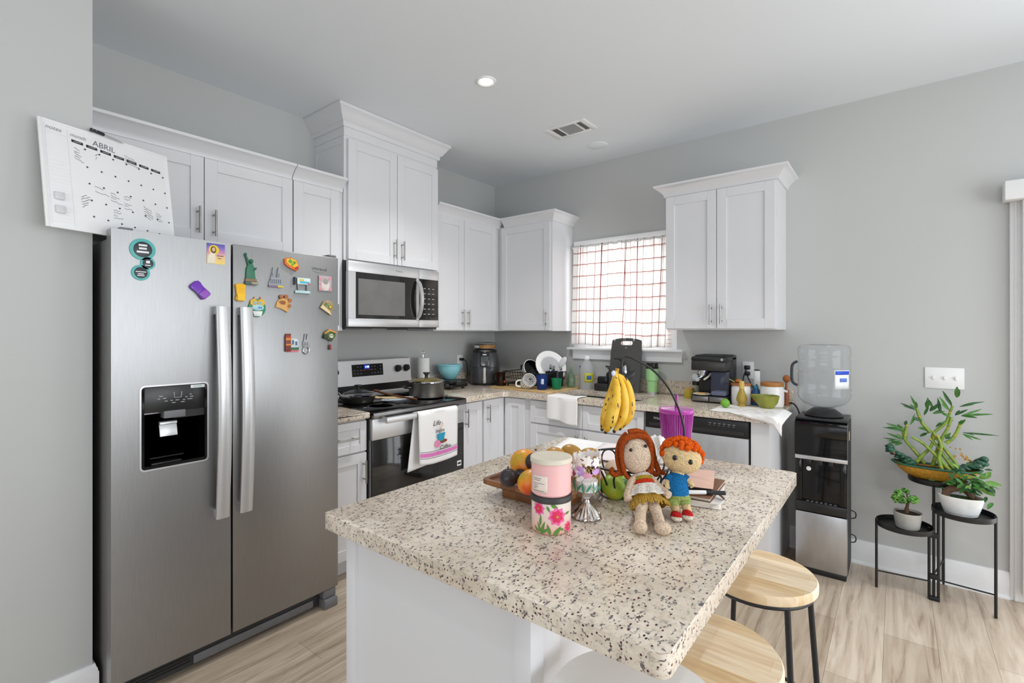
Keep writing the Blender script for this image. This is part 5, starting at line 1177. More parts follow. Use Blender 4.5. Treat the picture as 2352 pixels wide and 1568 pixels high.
m_dark = mat('passion_fruit_skin', '#2f2529', .35, var=.35, scale=70., bump=.15)
egg = lambda d: 1-.12*d.z+.05*max(0, d.x)
fruit('mango', 'large red and green mango at the back of the wooden tray', 'mango', S(1207, 1062, 1.318), (.041, .039, .039), m_mango, 'mangoes on the wooden tray', Matrix.Rotation(.5, 3, 'Y'), egg, (S(1229, 1034, 1.31), S(1232, 1031, 1.31)))
fruit('mango', 'orange mango at the front of the wooden tray behind the pink candle', 'mango', S(1220, 1103, 1.228), (.034, .040, .032), m_mango, 'mangoes on the wooden tray', Matrix.Rotation(-.4, 3, 'Y'), egg)
fruit('passion_fruit', 'dark purple round fruit nearest the left corner of the tray', 'fruit', S(1168, 1097, 1.245), .0235, m_dark, 'dark round fruit on the tray', None, None, (S(1168, 1074, 1.245), S(1166, 1071, 1.245)))
fruit('passion_fruit', 'dark round fruit in the middle of the tray between the mangoes', 'fruit', S(1197, 1094, 1.285), .0215, m_dark, 'dark round fruit on the tray')
fruit('passion_fruit', 'dark round fruit lying on top of the mangoes beside the candle lid', 'fruit', S(1226, 1060, 1.262), .0225, m_dark, 'dark round fruit on the tray')
fruit('mango', 'brown skinned mango just visible behind the pink candle lid', 'mango', S(1275, 1049, 1.40), (.034, .028, .028), m_mango2, 'brown mangoes behind the candles')
fruit('mango', 'smooth brown mango highest behind the candle, left of the wire basket', 'mango', S(1314, 1042, 1.43), (.036, .027, .026), m_mango2, 'brown mangoes behind the candles', Matrix.Rotation(.3, 3, 'Y'))
# candles
cyl_ = lambda r: (lambda a, d, c: ((r+d)*cos(-pi/2+a/r), (r+d)*sin(-pi/2+a/r), c))
def petal(cx, cy, ang, L_, W_, n=7):
    out = []
    for i in range(n+1): u = i/n; out.append((u*L_, W_*sin(pi*u**.75)/2))
    out += [(u_, -w_) for u_, w_ in out[-2:0:-1]]
    ca, sa = cos(radians(ang)), sin(radians(ang)); return [(cx+x*ca-y*sa, cy+x*sa+y*ca) for x, y in out]
CXY = (2.376, -2.610)
t = thing('floral_candle', 'glass candle jar painted with pink peonies, under the plain pink candle', 'candle', (CXY[0], CXY[1], CT), YAW)
def jar_grad():
    q = NT('blush_glass'); m = q.coord(); s = q.n('ShaderNodeSeparateXYZ'); q.l(m, 0, s, 0); mr = q.n('ShaderNodeMapRange'); mr.inputs[1].default_value = .0; mr.inputs[2].default_value = .07; q.l(s, 2, mr, 0)
    r = q.ramp([(0, '#f0b3a8'), (.5, '#ecd0c4'), (1, '#e6ddd3')]); q.l(mr, 0, r, 0); q.l(r, 0, q.b, 'Base Color'); q.b.inputs['Roughness'].default_value = .12; return q.m
MB().lathe([(0, 0), (.040, 0), (.0445, .005), (.0455, .012), (.0455, .070), (0, .070)], n=56).build('jar', jar_grad(), t)
MB().lathe([(0, .0702), (.047, .0702), (.0485, .072), (.0485, .081), (.047, .083), (0, .083)], n=56).build('lid', plain('#35322f', .5), t)
cm = cyl_(.0457)
for (cx, cy, s) in ((.010, .043, 1.), (-.034, .058, .75), (.040, .016, .62)):
    mb = MB(cm)
    for k in range(8): mb.prism(petal(cx, cy, k*45+10, .0215*s, .0175*s), .0002, .0006)
    mb.build('peony_petals', plain('#ee6aa6', .35), t)
    mb = MB(cm)
    for k in range(7): mb.prism(petal(cx, cy, k*51+30, .0150*s, .0135*s), .0005, .0010)
    mb.build('peony_heart', plain('#dd2f5c', .35), t); MB(cm).prism(circ(.0028*s, 10, cx, cy), .0008, .0014).build('peony_centre', plain('#c79a3a'), t)
mb = MB(cm)
for cx, cy, a, L_, W_ in ((-.028, .004, 70, .030, .007), (-.028, .004, 110, .026, .006), (-.028, .004, 35, .022, .008), (-.034, .006, 140, .018, .006), (-.030, .02, 85, .026, .006), (-.006, .002, 105, .026, .008), (.002, .001, 50, .026, .010), (-.014, .066, -60, .016, .006), (-.004, .069, -25, .018, .008), (.040, .004, 150, .014, .007), (.030, .006, 20, .012, .005), (.026, .012, 160, .014, .006), (.030, .046, 10, .016, .005)): mb.prism(petal(cx, cy, a, L_, W_), .0002, .0005)
mb.build('leaves', plain('#5f8a3c', .35), t)
t = thing('pink_candle', 'plain pink candle jar with beige lid stacked on the floral candle', 'candle', (CXY[0], CXY[1], CT+.0835), YAW)
MB().lathe([(0, 0), (.042, 0), (.0455, .004), (.0458, .072), (0, .072)], n=56).build('jar', mat('pink_glass', '#f2bdbb', .3, var=.03, scale=12.), t)
MB().lathe([(0, .0722), (.047, .0722), (.0485, .074), (.0485, .082), (.047, .084), (0, .084)], n=56).build('lid', plain('#d9cfbb', .5), t)
cm = cyl_(.0462)
MB(cm).box(-.060, -.012, .0, .0006, .014, .048).build('label', plain('#efe0d2', .6), t) if False else None
def lb(u, v): a = -.052+.040*u; return cm(a, .0003, .010+.038*v)
MB().grid(lb, 14, 4).build('label', plain('#efe0d4', .6), t, solid=.0003)
mb = MB(cm)
for a0, a1, c in ((-.048, -.026, .041), (-.048, -.030, .037), (-.048, -.018, .030), (-.048, -.036, .026), (-.048, -.034, .022), (-.048, -.040, .019), (-.048, -.020, .0135)):
    n_ = 5
    for k in range(n_): mb.box(a0+(a1-a0)*k/n_, a0+(a1-a0)*(k+.85)/n_, .0004, .0007, c, c+.0011)
mb.build('label_print', plain('#6a5a55'), t)
# goblet
t = thing('candle_holder', 'silver-footed candle holder with cut-out enamel flowers round the cup', 'candle holder', (2.407, -2.500, CT), YAW)
flute = lambda a, z: 1+.05*cos(20*a) if z < .034 else 1
MB().lathe([(0, 0), (.033, 0), (.0345, .003), (.033, .007), (.026, .016), (.017, .028), (.010, .036), (.008, .044), (.008, .047), (.0, .047)], n=80, fn=flute).build('foot', mat('polished_silver', '#c9c2bb', .12, 1., var=.1), t)
MB().lathe([(.0, .0472), (.012, .048), (.026, .056), (.032, .066), (.030, .066), (.024, .058), (.010, .051), (0, .050)], n=40).build('cup_base', m_clear, t)
cm = cyl_(.0325)
mb = MB(cm)
for k in range(9): mb.tube([(-.100+k*.0225+random.uniform(-.003, .003)*j, .001, .062+.011*j) for j in range(8)], .0008, 6)
mb.build('stem_wires', plain('#b9a57a', .3, metal=.8), t)
random.seed(8)
for i in range(9):
    mb = MB(cm); cx = -.094+i*.0228; cy = .148+random.uniform(-.008, .006)
    for k in range(6): mb.prism(petal(cx, cy, k*60+20*random.random(), .0145, .0095), .0004+.0002*k, .0010+.0002*k)
    mb.build('white_bloom', plain('#f1ede8', .3), t)
for i in range(9):
    mb = MB(cm); cx = -.090+i*.0224+random.uniform(-.003, .003); cy = .112+random.uniform(-.020, .012); h = ('#c79ad6', '#d9aac8', '#b5537c', '#cba3dc', '#d49bb6')[i % 5]
    for k in range(5): mb.prism(petal(cx, cy, 40+k*28, .0155, .0078), .0006+.0002*k, .0012+.0002*k)
    mb.build('lilac_bloom', plain(h, .3), t)
for i in range(8):
    mb = MB(cm); cx = -.086+i*.0245; mb.prism(petal(cx, .066, 100+random.uniform(-20, 20), .030, .006), .0004, .001); mb.prism(petal(cx+.006, .07, 55+random.uniform(-15, 15), .024, .006), .0006, .0012)
    mb.build('leaves', plain('#3f8a70', .3), t)
MB().lathe([(.0, .067), (.026, .067), (.027, .072), (.027, .092), (0, .092)], n=32).build('wax_insert', plain('#f0eeea', .5), t)
# wire basket with banana hook
BC = Vector((2.402, -2.247, CT)); BR = .132
t = thing('fruit_basket', 'black wire fruit basket with an arched banana hook', 'basket', tuple(BC))
def rg(r, z, n=40): return [(BC.x+r*cos(2*pi*i/n), BC.y+r*sin(2*pi*i/n), CT+z) for i in range(n)]
MB().tube(rg(BR, .088), .0032, 8, True).build('rim', m_metalblk, t, True); MB().tube(rg(.085, .006), .0032, 8, True).build('base_ring', m_metalblk, t, True)
mb = MB()
for k in range(10):
    a0 = 2*pi*k/10; pts = []
    for s, da in ((0, -.22), (1, -.22), (2, -.20), (3, -.12), (4, 0), (3, .12), (2, .20), (1, .22), (0, .22)):
        r_, z_ = ((.085, .006), (.112, .036), (.126, .064), (.130, .082), (.131, .087))[s]; pts.append((BC.x+r_*cos(a0+da), BC.y+r_*sin(a0+da), CT+z_))
    mb.tube(smooth(pts, 4), .0026, 8)
mb.build('arches', m_metalblk, t, True)
mb = MB()
for k in range(5): x = -.06+.03*k; h = sqrt(.085**2-x*x); mb.tube([(BC.x+x, BC.y-h, CT+.006), (BC.x+x, BC.y+h, CT+.006)], .0022, 6)
mb.build('floor_wires', m_metalblk, t, True)
HK = [S(1566, 1067, 1.42), S(1572, 1000, 1.425), S(1561, 945, 1.425), S(1535, 890, 1.42), S(1500, 850, 1.415), S(1465, 829, 1.41), S(1442, 819, 1.41), S(1431, 824, 1.41), S(1428, 845, 1.41), S(1431, 865, 1.41), S(1433, 873, 1.41), S(1424, 868, 1.405), S(1412, 862, 1.40), S(1404, 850, 1.40), S(1396, 843, 1.40)]
MB().tube(smooth(HK, 6), .0032, 10).build('banana_hook', m_metalblk, t, True)
MB().leaf(S(1433, 872, 1.41), (.55, .43, .55), (.6, -.78, .1), .040, .022, 0).build('metal_leaf', m_metalblk, t, True, solid=.0015)
MB().leaf(S(1436, 874, 1.41), (.62, .48, -.45), (.6, -.78, .1), .030, .016, 0).build('metal_leaf', m_metalblk, t, True, solid=.0015)
def banana_mat():
    q = NT('banana_skin'); q.b.inputs['Roughness'].default_value = .45
    m = q.coord(); n = q.n('ShaderNodeTexNoise', Scale=22., Detail=3.); q.l(m, 0, n, 'Vector'); r = q.ramp([(.3, '#c9951c'), (.5, '#eabb2e'), (.75, '#f0cb55')]); q.l(n, 'Fac', r, 0)
    g = q.coord((1, 1, .45)); n2 = q.n('ShaderNodeTexNoise', Scale=95., Detail=2.); q.l(g, 0, n2, 'Vector'); r2 = q.ramp([(.655, '#000000'), (.69, '#ffffff')]); q.l(n2, 'Fac', r2, 0)
    x = q.n('ShaderNodeMix', _data_type='RGBA'); q.l(r2, 0, x, 0); q.l(r, 0, x, 6); x.inputs[7].default_value = hexc('#4a3212'); q.l(x, 2, q.b, 'Base Color'); return q.m
m_ban = banana_mat()
t = thing('banana_bunch', 'bunch of ripe spotted bananas hanging from the basket hook', 'bananas', S(1418, 990, 1.40))
MB().tube(smooth([S(1418, 846, 1.405), S(1416, 856, 1.403), S(1416, 868, 1.40)]), [.006]*6+[.008]*7, 8).build('crown_stem', plain('#b9862e', .7), t, True)
for pts, rr in (([(1412, 862, 1.43), (1405, 890, 1.435), (1396, 930, 1.435), (1388, 962, 1.43), (1383, 986, 1.425)], [4, 8, 13, 12, 4]),
                ([(1421, 860, 1.405), (1440, 880, 1.41), (1448, 920, 1.41), (1444, 956, 1.405), (1424, 984, 1.395)], [4, 9, 13.5, 13, 4]),
                ([(1418, 858, 1.40), (1429, 884, 1.395), (1434, 925, 1.39), (1429, 960, 1.385), (1411, 990, 1.38)], [4, 9, 14, 13, 4]),
                ([(1414, 852, 1.40), (1415, 872, 1.385), (1416, 890, 1.375), (1413, 925, 1.365), (1403, 966, 1.36), (1391, 992, 1.36)], [4, 6, 11, 15.5, 15.5, 4.5])):
    P_ = smooth([S(*p) for p in pts], 6); n_ = len(P_); R_ = []
    for i in range(n_):
        f = i/(n_-1)*(len(rr)-1); j = min(int(f), len(rr)-2); R_.append((rr[j]+(rr[j+1]-rr[j])*(f-j))*1.25e-3)
    o = MB().tube(P_, R_, 6).build('banana', m_ban, t, True, angle=80, sub=2)
    MB().ball(tuple(P_[-1]), .0055, 8).build('tip', plain('#3a2a14'), o, True)
MB().box(-.002, .004, -.010, .006, -.008, .008, .002).build('sticker', plain('#dfe3f0'), t) if False else None
q = Vector(S(1409, 857, 1.388)); tag_ = MB().ball(tuple(q), (.006, .003, .008), 12, Matrix.Rotation(YAW, 3, 'Z')).build('sticker', plain('#cfd4ea'), t, True)
# basket contents
m_papaya = fruit_mat('green_yellow_skin', [(.3, '#6f9a2a'), (.5, '#9cb832'), (.7, '#c7c83a')], 10., '#5a6a20', .74)
m_dgreen = fruit_mat('green_skin', [(.3, '#3f6a28'), (.6, '#5a8a33'), (.8, '#7fa03a')], 12., '#2f4a1c', .7)
fruit('green_mango', 'yellow-green fruit at the front left inside the wire basket', 'fruit', S(1410, 1116, 1.333), (.034, .030, .031), m_papaya, 'fruit in the wire basket', Matrix.Rotation(.5, 3, 'Y'), egg)
fruit('green_mango', 'dark green fruit behind the girl doll arm in the wire basket', 'fruit', S(1438, 1124, 1.345), (.024, .030, .029), m_dgreen, 'fruit in the wire basket')
fruit('green_mango', 'small bright green fruit peeking over the yellow-green one in the basket', 'fruit', S(1414, 1098, 1.40), (.029, .026, .026), fruit_mat('lime_green_skin', [(.3, '#86b032'), (.7, '#a9c945')], 10., '#6a8a28', .75), 'fruit in the wire basket')
fruit('mango', 'yellow mango at the left end of the wire basket behind the candle holder', 'mango', S(1352, 1050, 1.435), (.037, .032, .031), m_mango2, 'fruit in the wire basket', Matrix.Rotation(-.3, 3, 'Y'), egg)
fruit('mango', 'lower yellow-brown mango behind the cup of the candle holder', 'mango', S(1366, 1100, 1.37), (.030, .028, .028), m_mango2, 'fruit in the wire basket')
t = thing('onion', 'pale onion lying in the wire basket left of the girl doll', 'onion', S(1407, 1090, 1.40))
MB().ball(S(1408, 1076, 1.41), (.024, .024, .022), 20, None, lambda d: 1+.25*max(0, d.z)**12).build('bulb', mat('onion_skin', '#e6cdb6', .4, var=.12, scale=40., stretch=(1, 1, .2)), t, True)
# crochet dolls (plain stand-ins)
t = thing('crochet_doll', 'crochet doll with long auburn hair and ochre fringed skirt', 'doll', S(1500, 1195, 1.16))
m_skin = knit('#e3cab0')
mb = MB()
mb.ball(S(1460, 1044, 1.255), (.0405, .037, .0475), 26, Matrix.Rotation(YAW, 3, 'Z') @ Matrix.Rotation(-.16, 3, 'Y'))
mb.tube(smooth([S(1468, 1072, 1.262), S(1472, 1088, 1.255), S(1478, 1104, 1.245), S(1484, 1130, 1.225), S(1488, 1152, 1.205)], 5), [.010]*3+[.010, .011, .013, .018, .021, .022, .023, .024, .025, .026, .027, .029, .030, .031, .032, .032, .031, .024][:18], 18)
mb.tube(smooth([S(1462, 1093, 1.243), S(1452, 1104, 1.232), S(1445, 1122, 1.218), S(1442, 1138, 1.205), S(1444, 1150, 1.195)], 5), [.008]*4+[.0095]*10+[.0105]*6+[.007], 14)
mb.tube(smooth([S(1488, 1093, 1.243), S(1502, 1105, 1.228), S(1517, 1120, 1.210), S(1530, 1132, 1.192), S(1538, 1138, 1.182)], 5), [.008]*4+[.0085]*10+[.0095]*6+[.007], 14)
mb.tube(smooth([S(1478, 1150, 1.200), S(1472, 1172, 1.170), S(1471, 1195, 1.132), S(1472, 1206, 1.112)], 5), [.015]*5+[.013]*5+[.0125]*6, 16)
mb.ball(S(1471, 1209, 1.098), (.0155, .0155, .0170), 18)
mb.tube(smooth([S(1496, 1152, 1.200), S(1508, 1178, 1.165), S(1515, 1202, 1.128), S(1518, 1210, 1.112)], 5), [.015]*5+[.013]*5+[.0125]*6, 16)
mb.ball(S(1522, 1213, 1.097), (.019, .0155, .0155), 18, Matrix.Rotation(YAW-.3, 3, 'Z'))
mb.build('body', m_skin, t, True)
hr = knit('#a44a1c')
mb = MB()
RH = Matrix.Rotation(YAW, 3, 'Z') @ Matrix.Rotation(-.16, 3, 'Y')
mb.ball(S(1461, 1039, 1.284), (.042, .034, .051), 24, RH)
for pts in ([(1462, 1000, 1.245), (1437, 1007, 1.240), (1427, 1030, 1.238), (1429, 1062, 1.24), (1436, 1088, 1.238), (1447, 1100, 1.235)], [(1440, 996, 1.26), (1426, 1012, 1.255), (1418, 1040, 1.25), (1421, 1070, 1.25), (1430, 1092, 1.245)], [(1462, 1000, 1.245), (1487, 1006, 1.243), (1494, 1030, 1.24), (1497, 1060, 1.242), (1496, 1082, 1.243), (1486, 1080, 1.24)], [(1480, 996, 1.262), (1496, 1020, 1.258), (1502, 1050, 1.258), (1509, 1074, 1.26), (1526, 1088, 1.26)], [(1425, 1062, 1.255), (1424, 1082, 1.25), (1412, 1090, 1.245), (1403, 1082, 1.243), (1409, 1075, 1.24)], [(1505, 1062, 1.258), (1512, 1082, 1.255), (1506, 1090, 1.25), (1500, 1083, 1.247)], [(1444, 992, 1.25), (1462, 989, 1.252), (1482, 994, 1.255)]):
    P_ = smooth([S(*p) for p in pts], 5); mb.tube(P_, [.0078*(1-.35*i/len(P_)) for i in range(len(P_))], 10)
mb.build('hair', hr, t, True)
MB().ball(S(1449, 1033, 1.219), .0044, 12).build('eye', m_gloss, t, True); MB().ball(S(1483, 1024, 1.224), .0044, 12).build('eye', m_gloss, t, True)
MB().tube([S(1433, 1024, 1.2215), S(1438, 1019, 1.2215), S(1443, 1016, 1.2225)], .0012, 6).build('eyebrow', plain('#6a2f25', .9), t, True); MB().tube([S(1476, 1009, 1.225), S(1483, 1012, 1.226), S(1489, 1017, 1.229)], .0012, 6).build('eyebrow', plain('#6a2f25', .9), t, True)
def torso_ring(v):
    p = Vector(S(1474, 1092, 1.250)).lerp(Vector(S(1486, 1140, 1.215)), v); return p
def band(v0, v1, r0, r1, nm, m):
    mb = MB(); ax = (torso_ring(1)-torso_ring(0)).normalized(); x = RT-ax*RT.dot(ax); x.normalize(); y = ax.cross(x)
    rs = []
    for v, r in ((v0, r0*.9), (v0+.02, r0), (v1-.02, r1), (v1, r1*.9)): rs.append(mb.ring(tuple(torso_ring(v)), x, y, r, 26))
    mb.skin(rs); return mb.build(nm, m, t, True)
band(-.02, .16, .0225, .0245, 'top', knit('#e8d9d3')); band(.14, .34, .0250, .0265, 'top', knit('#b59a35')); band(.32, .56, .0275, .0310, 'top', knit('#cf3d22')); band(.54, .62, .0312, .0325, 'top', knit('#e9dfd2'))
def flare(u, v, r0, r1, v0, v1, ruff, ph):
    ax = (torso_ring(1)-torso_ring(0)).normalized(); x = (RT-ax*RT.dot(ax)).normalized(); y = ax.cross(x)
    p = torso_ring(v0+(v1-v0)*v); r = r0+(r1-r0)*v+ruff*v*sin(ph*u); a = 2*pi*u
    if r*cos(0) and True: q = p+x*cos(a)*r+y*sin(a)*r*.80
    q.z = max(q.z, CT+.004); return tuple(q)
MB().grid(lambda u, v: flare(u, v, .031, .047, .55, 1.42, .002, 44), 100, 8).build('skirt', knit('#b98f3a'), t, True, solid=.003)
APR = 0.0
def apr(u, v): return flare(.04+.47*u+APR, v, .035, .051, .55, 1.10+.05*sin(6*u), .0045, 60)
MB().grid(apr, 50, 10).build('apron', knit('#ece4d8'), t, True, solid=.0025)
mb = MB(); random.seed(4)
for i in range(46):
    u = APR+.5*i/46+random.uniform(-.008, .008); a, b = Vector(flare(u, .85, .032, .047, .55, 1.42, 0, 1)), Vector(flare(u, 1.0, .032, .050, .55, 1.42+random.uniform(.0, .22), 0, 1))
    mb.tube([a, (a+b)/2+Vector((0, 0, .002)), b], .0022, 6)
mb.build('fringe', knit('#c49c48'), t, True)
t = thing('crochet_doll', 'smaller crochet doll with curly orange hair, blue top and red shoes', 'doll', S(1566, 1190, 1.19))
sk = knit('#e6c897')
mb = MB()
mb.ball(S(1566, 1052, 1.232), (.049, .040, .038), 26, Matrix.Rotation(YAW, 3, 'Z') @ Matrix.Rotation(.2, 3, 'Y'))
mb.tube(smooth([S(1562, 1075, 1.228), S(1556, 1100, 1.220), S(1555, 1148, 1.206)], 4), .017, 14)
mb.tube(smooth([S(1549, 1138, 1.207), S(1546, 1150, 1.205), S(1552, 1168, 1.198), S(1553, 1182, 1.193)], 4), .0105, 14); mb.tube(smooth([S(1562, 1138, 1.207), S(1570, 1150, 1.205), S(1577, 1166, 1.198), S(1579, 1180, 1.193)], 4), .0105, 14)
mb.tube(smooth([S(1572, 1098, 1.215), S(1584, 1107, 1.208), S(1591, 1118, 1.2)], 5), .0062, 12); mb.tube(smooth([S(1537, 1098, 1.215), S(1532, 1110, 1.208), S(1535, 1124, 1.2)], 5), .0062, 12)
mb.build('body', sk, t, True)
BM = lambda v: [(p[0], p[1], p[2]) for p in v]
MB().tube(smooth([S(1557, 1086, 1.222), S(1556, 1096, 1.220), S(1555, 1115, 1.215), S(1555, 1134, 1.210), S(1555, 1138, 1.209)], 4), [.014, .016, .018, .020, .022, .024, .025, .026, .027, .0275, .028, .028, .028, .0285, .0285, .028, .026], 22).build('top', knit('#2270a8'), t, True)
mb = MB(); mb.tube(smooth([S(1570, 1094, 1.216), S(1579, 1101, 1.211)], 3), .0095, 12); mb.build('sleeve', knit('#2270a8'), t, True); mb = MB(); mb.tube(smooth([S(1541, 1094, 1.216), S(1534, 1103, 1.210)], 3), .0095, 12); mb.build('sleeve', knit('#2270a8'), t, True)
mb = MB(); mb.tube(smooth([S(1555, 1134, 1.211), S(1556, 1147, 1.207)], 3), [.0275, .029, .029, .027], 22); mb.tube(smooth([S(1544, 1142, 1.206), S(1547, 1160, 1.201)], 3), [.017, .018, .017, .015], 16); mb.tube(smooth([S(1568, 1142, 1.206), S(1572, 1158, 1.201)], 3), [.017, .018, .017, .015], 16)
mb.build('shorts', knit('#9bab62'), t, True)
for (u, v) in ((1553, 1184), (1579, 1181)):
    MB().ball(S(u, v, 1.178), (.0125, .0165, .0105), 16, Matrix.Rotation(YAW+.1, 3, 'Z')).build('shoe', knit('#c22a2a'), t, True)
    MB().ball(S(u+1, v+6, 1.170), (.0125, .0155, .006), 16, Matrix.Rotation(YAW+.1, 3, 'Z')).build('shoe_sole', knit('#ece2cc'), t, True)
mb = MB(); random.seed(21); hc = Vector(S(1566, 1044, 1.238)); RZ = Matrix.Rotation(YAW, 3, 'Z') @ Matrix.Rotation(.2, 3, 'Y')
for i in range(150):
    th = random.uniform(0, 1); z = .18+.82*th; ph = random.uniform(0, 2*pi); rr_ = sqrt(max(0, 1-z*z)); d = Vector((rr_*cos(ph), rr_*sin(ph), z))
    if d.y < -.25 and d.z < .50: continue
    p = hc+RZ @ Vector((d.x*.051, d.y*.044, d.z*.040)); mb.ball(tuple(p), random.uniform(.0058, .0078), 8)
for i in range(60):
    ph = random.uniform(-.2, pi+.2); z = random.uniform(-.35, .25); rr_ = sqrt(1-z*z); p = hc+RZ @ Vector((rr_*cos(ph)*.050, rr_*sin(ph)*.043, z*.04)); mb.ball(tuple(p), .0065, 8)
mb.build('hair', knit('#e8611a'), t, True)
MB().ball(S(1550, 1051, 1.1935), (.0062, .0035, .0066), 14, Matrix.Rotation(YAW, 3, 'Z')).build('eye', m_gloss, t, True); MB().ball(S(1586, 1061, 1.1935), (.0062, .0035, .0066), 14, Matrix.Rotation(YAW, 3, 'Z')).build('eye', m_gloss, t, True)
# tumbler with straw
t = thing('straw_tumbler', 'magenta ribbed tumbler with lid and straw behind the wire basket', 'tumbler', (2.40, -1.86, CT), YAW)
rib = lambda a, z: 1+.018*cos(44*a)
m_mag = mat('magenta_plastic', '#98208c', .12, var=.12, scale=8., coat=.4)
MB().lathe([(0, 0), (.040, 0), (.042, .006), (.056, .172), (0, .172)], n=176, fn=rib).build('cup', m_mag, t)
MB().lathe([(0, .1725), (.056, .1725), (.0575, .175), (.0575, .184), (.055, .187), (.050, .186), (.02, .188), (0, .188)], n=88, fn=lambda a, z: 1+.012*cos(44*a)).build('lid', mat('magenta_lid', '#b83aa6', .15, var=.1, coat=.3), t)
MB().tube([(0, 0, .186), (.002, 0, .235)], .0055, 12).build('straw', m_mag, t)
# papers, books, pen, bag
tag(MB().grid(lambda u, v: (1.90+.235*u+.07*v, -1.755-.30*v+.01*u, CT+.0015+.006*sin(3*u+1)*v*u), 10, 10).build('paper_sheet', m_paper, solid=.0006), 'white sheet of paper lying at the back left of the island', 'paper')
tag(MB().grid(lambda u, v: (2.07+.21*u+.05*v, -1.755-.26*v, CT+.004+.007*sin(4*u)*u), 10, 10).build('paper_sheet', plain('#f1e6e6', .8), solid=.0006), 'pale pink printed sheet overlapping the white paper on the island', 'paper')
t = thing('plastic_bag', 'crumpled white plastic bag behind the two dolls', 'bag', S(1508, 1066, 1.46))
random.seed(9)
MB().ball(S(1508, 1035, 1.46), (.032, .030, .044), 22, None, lambda d: 1+.13*sin(9*d.x+5*d.z)+.10*sin(13*d.y-8*d.z)).build('bag', m_white, t, True, angle=20)
def book(name, label, cat, cx, cy, z, w_, h_, th, rz, cover, pages='#efe8dc'):
    t = thing(name, label, cat, (cx, cy, z), rz, 'books behind the small doll')
    MB().box(-w_/2, w_/2, -h_/2, h_/2, 0, .0022, .0008).box(-w_/2, w_/2, -h_/2, h_/2, th-.0022, th, .0008).box(-w_/2, -w_/2+.003, -h_/2, h_/2, .0015, th-.0015).build('cover', plain(cover, .6), t)
    MB().box(-w_/2+.003, w_/2-.003, -h_/2+.003, h_/2-.003, .0022, th-.0022).build('pages', plain(pages, .9), t); return t
book('book', 'white paperback lowest in the stack behind the small doll', 'book', 2.565, -2.165, CT+.0005, .135, .20, .014, radians(12), '#f0ece6')
book('book', 'brown covered book in the middle of the stack behind the small doll', 'book', 2.560, -2.165, CT+.0155, .125, .19, .011, radians(4), '#7a5236', '#d9d2c6')
t = book('planner', 'blush pink planner with black edge on top of the stack behind the small doll', 'planner', 2.545, -2.15, CT+.027, .12, .18, .016, radians(14), '#dcb5a2', '#25211f')
t = thing('pen', 'black and white pen clipped along the edge of the book stack', 'pen', (2.60, -2.245, CT+.02))
MB().tube([(2.575, -2.262, CT+.034), (2.612, -2.236, CT+.034)], .0055, 10).build('barrel', m_white, t, True); MB().tube([(2.612, -2.236, CT+.034), (2.652, -2.208, CT+.033)], .0058, 10).build('cap', m_black, t, True)
t = thing('leather_strap', 'dark brown leather strap sticking out of the stack of books', 'strap', (2.64, -2.21, CT+.02))
MB().grid(lambda u, v: (2.60+.055*u, -2.185-.028*u+.02*(v-.5)*(1-.6*u), CT+.0275+.004*sin(pi*u)-.012*u*u), 8, 3).build('strap', plain('#6a4a33', .6), t, True, solid=.002)
tag(MB().grid(lambda u, v: (2.625+.03*u, -2.26+.085*v, CT+.002+.017*u), 3, 3).build('folded_card', m_white, solid=.0008), 'white folded card standing at the open end of the book stack', 'card')
# ---------------------------------------------------------------- stools
def stool(label, x, y, rz, wood=True, zt=.61, R_=.165, LA=(-48, 27, 130, 205), rf=.19):
    t = thing('bar_stool', label, 'stool', (x, y, 0), rz, 'stools at the island')
    m = m_stoolwood if wood else m_white
    MB().lathe([(0, zt-.030), (R_-.004, zt-.030), (R_, zt-.026), (R_, zt-.006), (R_-.004, zt), (0, zt)], n=64).build('seat', m, t)
    mm = m_metalblk if wood else m_white
    MB().tube([(.150*cos(2*pi*i/40), .150*sin(2*pi*i/40), zt-.038) for i in range(40)], .0075, 8, True).build('seat_ring', mm, t)
    for k in LA:
        a = radians(k); MB().tube([(.148*cos(a) if wood else .09*cos(a), .148*sin(a) if wood else .09*sin(a), zt-.034), (rf*cos(a), rf*sin(a), .0)], .0085, 10).build('leg', mm, t)
    fr_ = (.148 if wood else .09)+(rf-(.148 if wood else .09))*(1-.19/zt)
    MB().tube([(fr_*cos(2*pi*i/40), fr_*sin(2*pi*i/40), .19) for i in range(40)], .006, 8, True).build('foot_ring', mm, t)
    return t
stool('round butcher-block stool at the right side of the island, nearer the water dispenser', 2.657, -1.845, 0)
stool('round butcher-block stool under the near right corner of the island', 2.645, -2.345, 0, rf=.178)
t = stool('white round stool under the near end of the island overhang, partly cut off', 2.668, -2.80, 0, False, .76, .145, (-45, 45, 135, 225), .12)
# ---------------------------------------------------------------- water dispenser
t = thing('water_dispenser', 'black and stainless floor-standing water dispenser by the counter end', 'water dispenser', (2.67, -.2, 0))
WX_, WY_ = (2.545, 2.795), (-.335, -.055)
MB().box(WX_[0]+.004, WX_[1]-.0, -.30, WY_[1], .02, .865, .008).build('cabinet', m_blackm, t, True)
MB().box(WX_[0], WX_[1], WY_[0], -.30, .03, .348, .012).build('lower_door', steel('brushed_door', '#c2c2c3', .34, (1, 1, .3)), t, True)
MB().box(WX_[0]+.006, WX_[1]-.006, -.325, -.06, .0, .03, .004).build('plinth', m_black, t, True)
mb = MB(lambda a, d, c: (a, -.30-d, c)); mb.box(WX_[0], WX_[1], 0, .035, .35, .405, .006); mb.build('drip_tray', m_black, t, True)
mb = MB()
for i in range(7): mb.box(2.60+i*.022, 2.612+i*.022, -.325, -.305, .4045, .4065)
mb.build('drip_grate', m_grill, t, True)
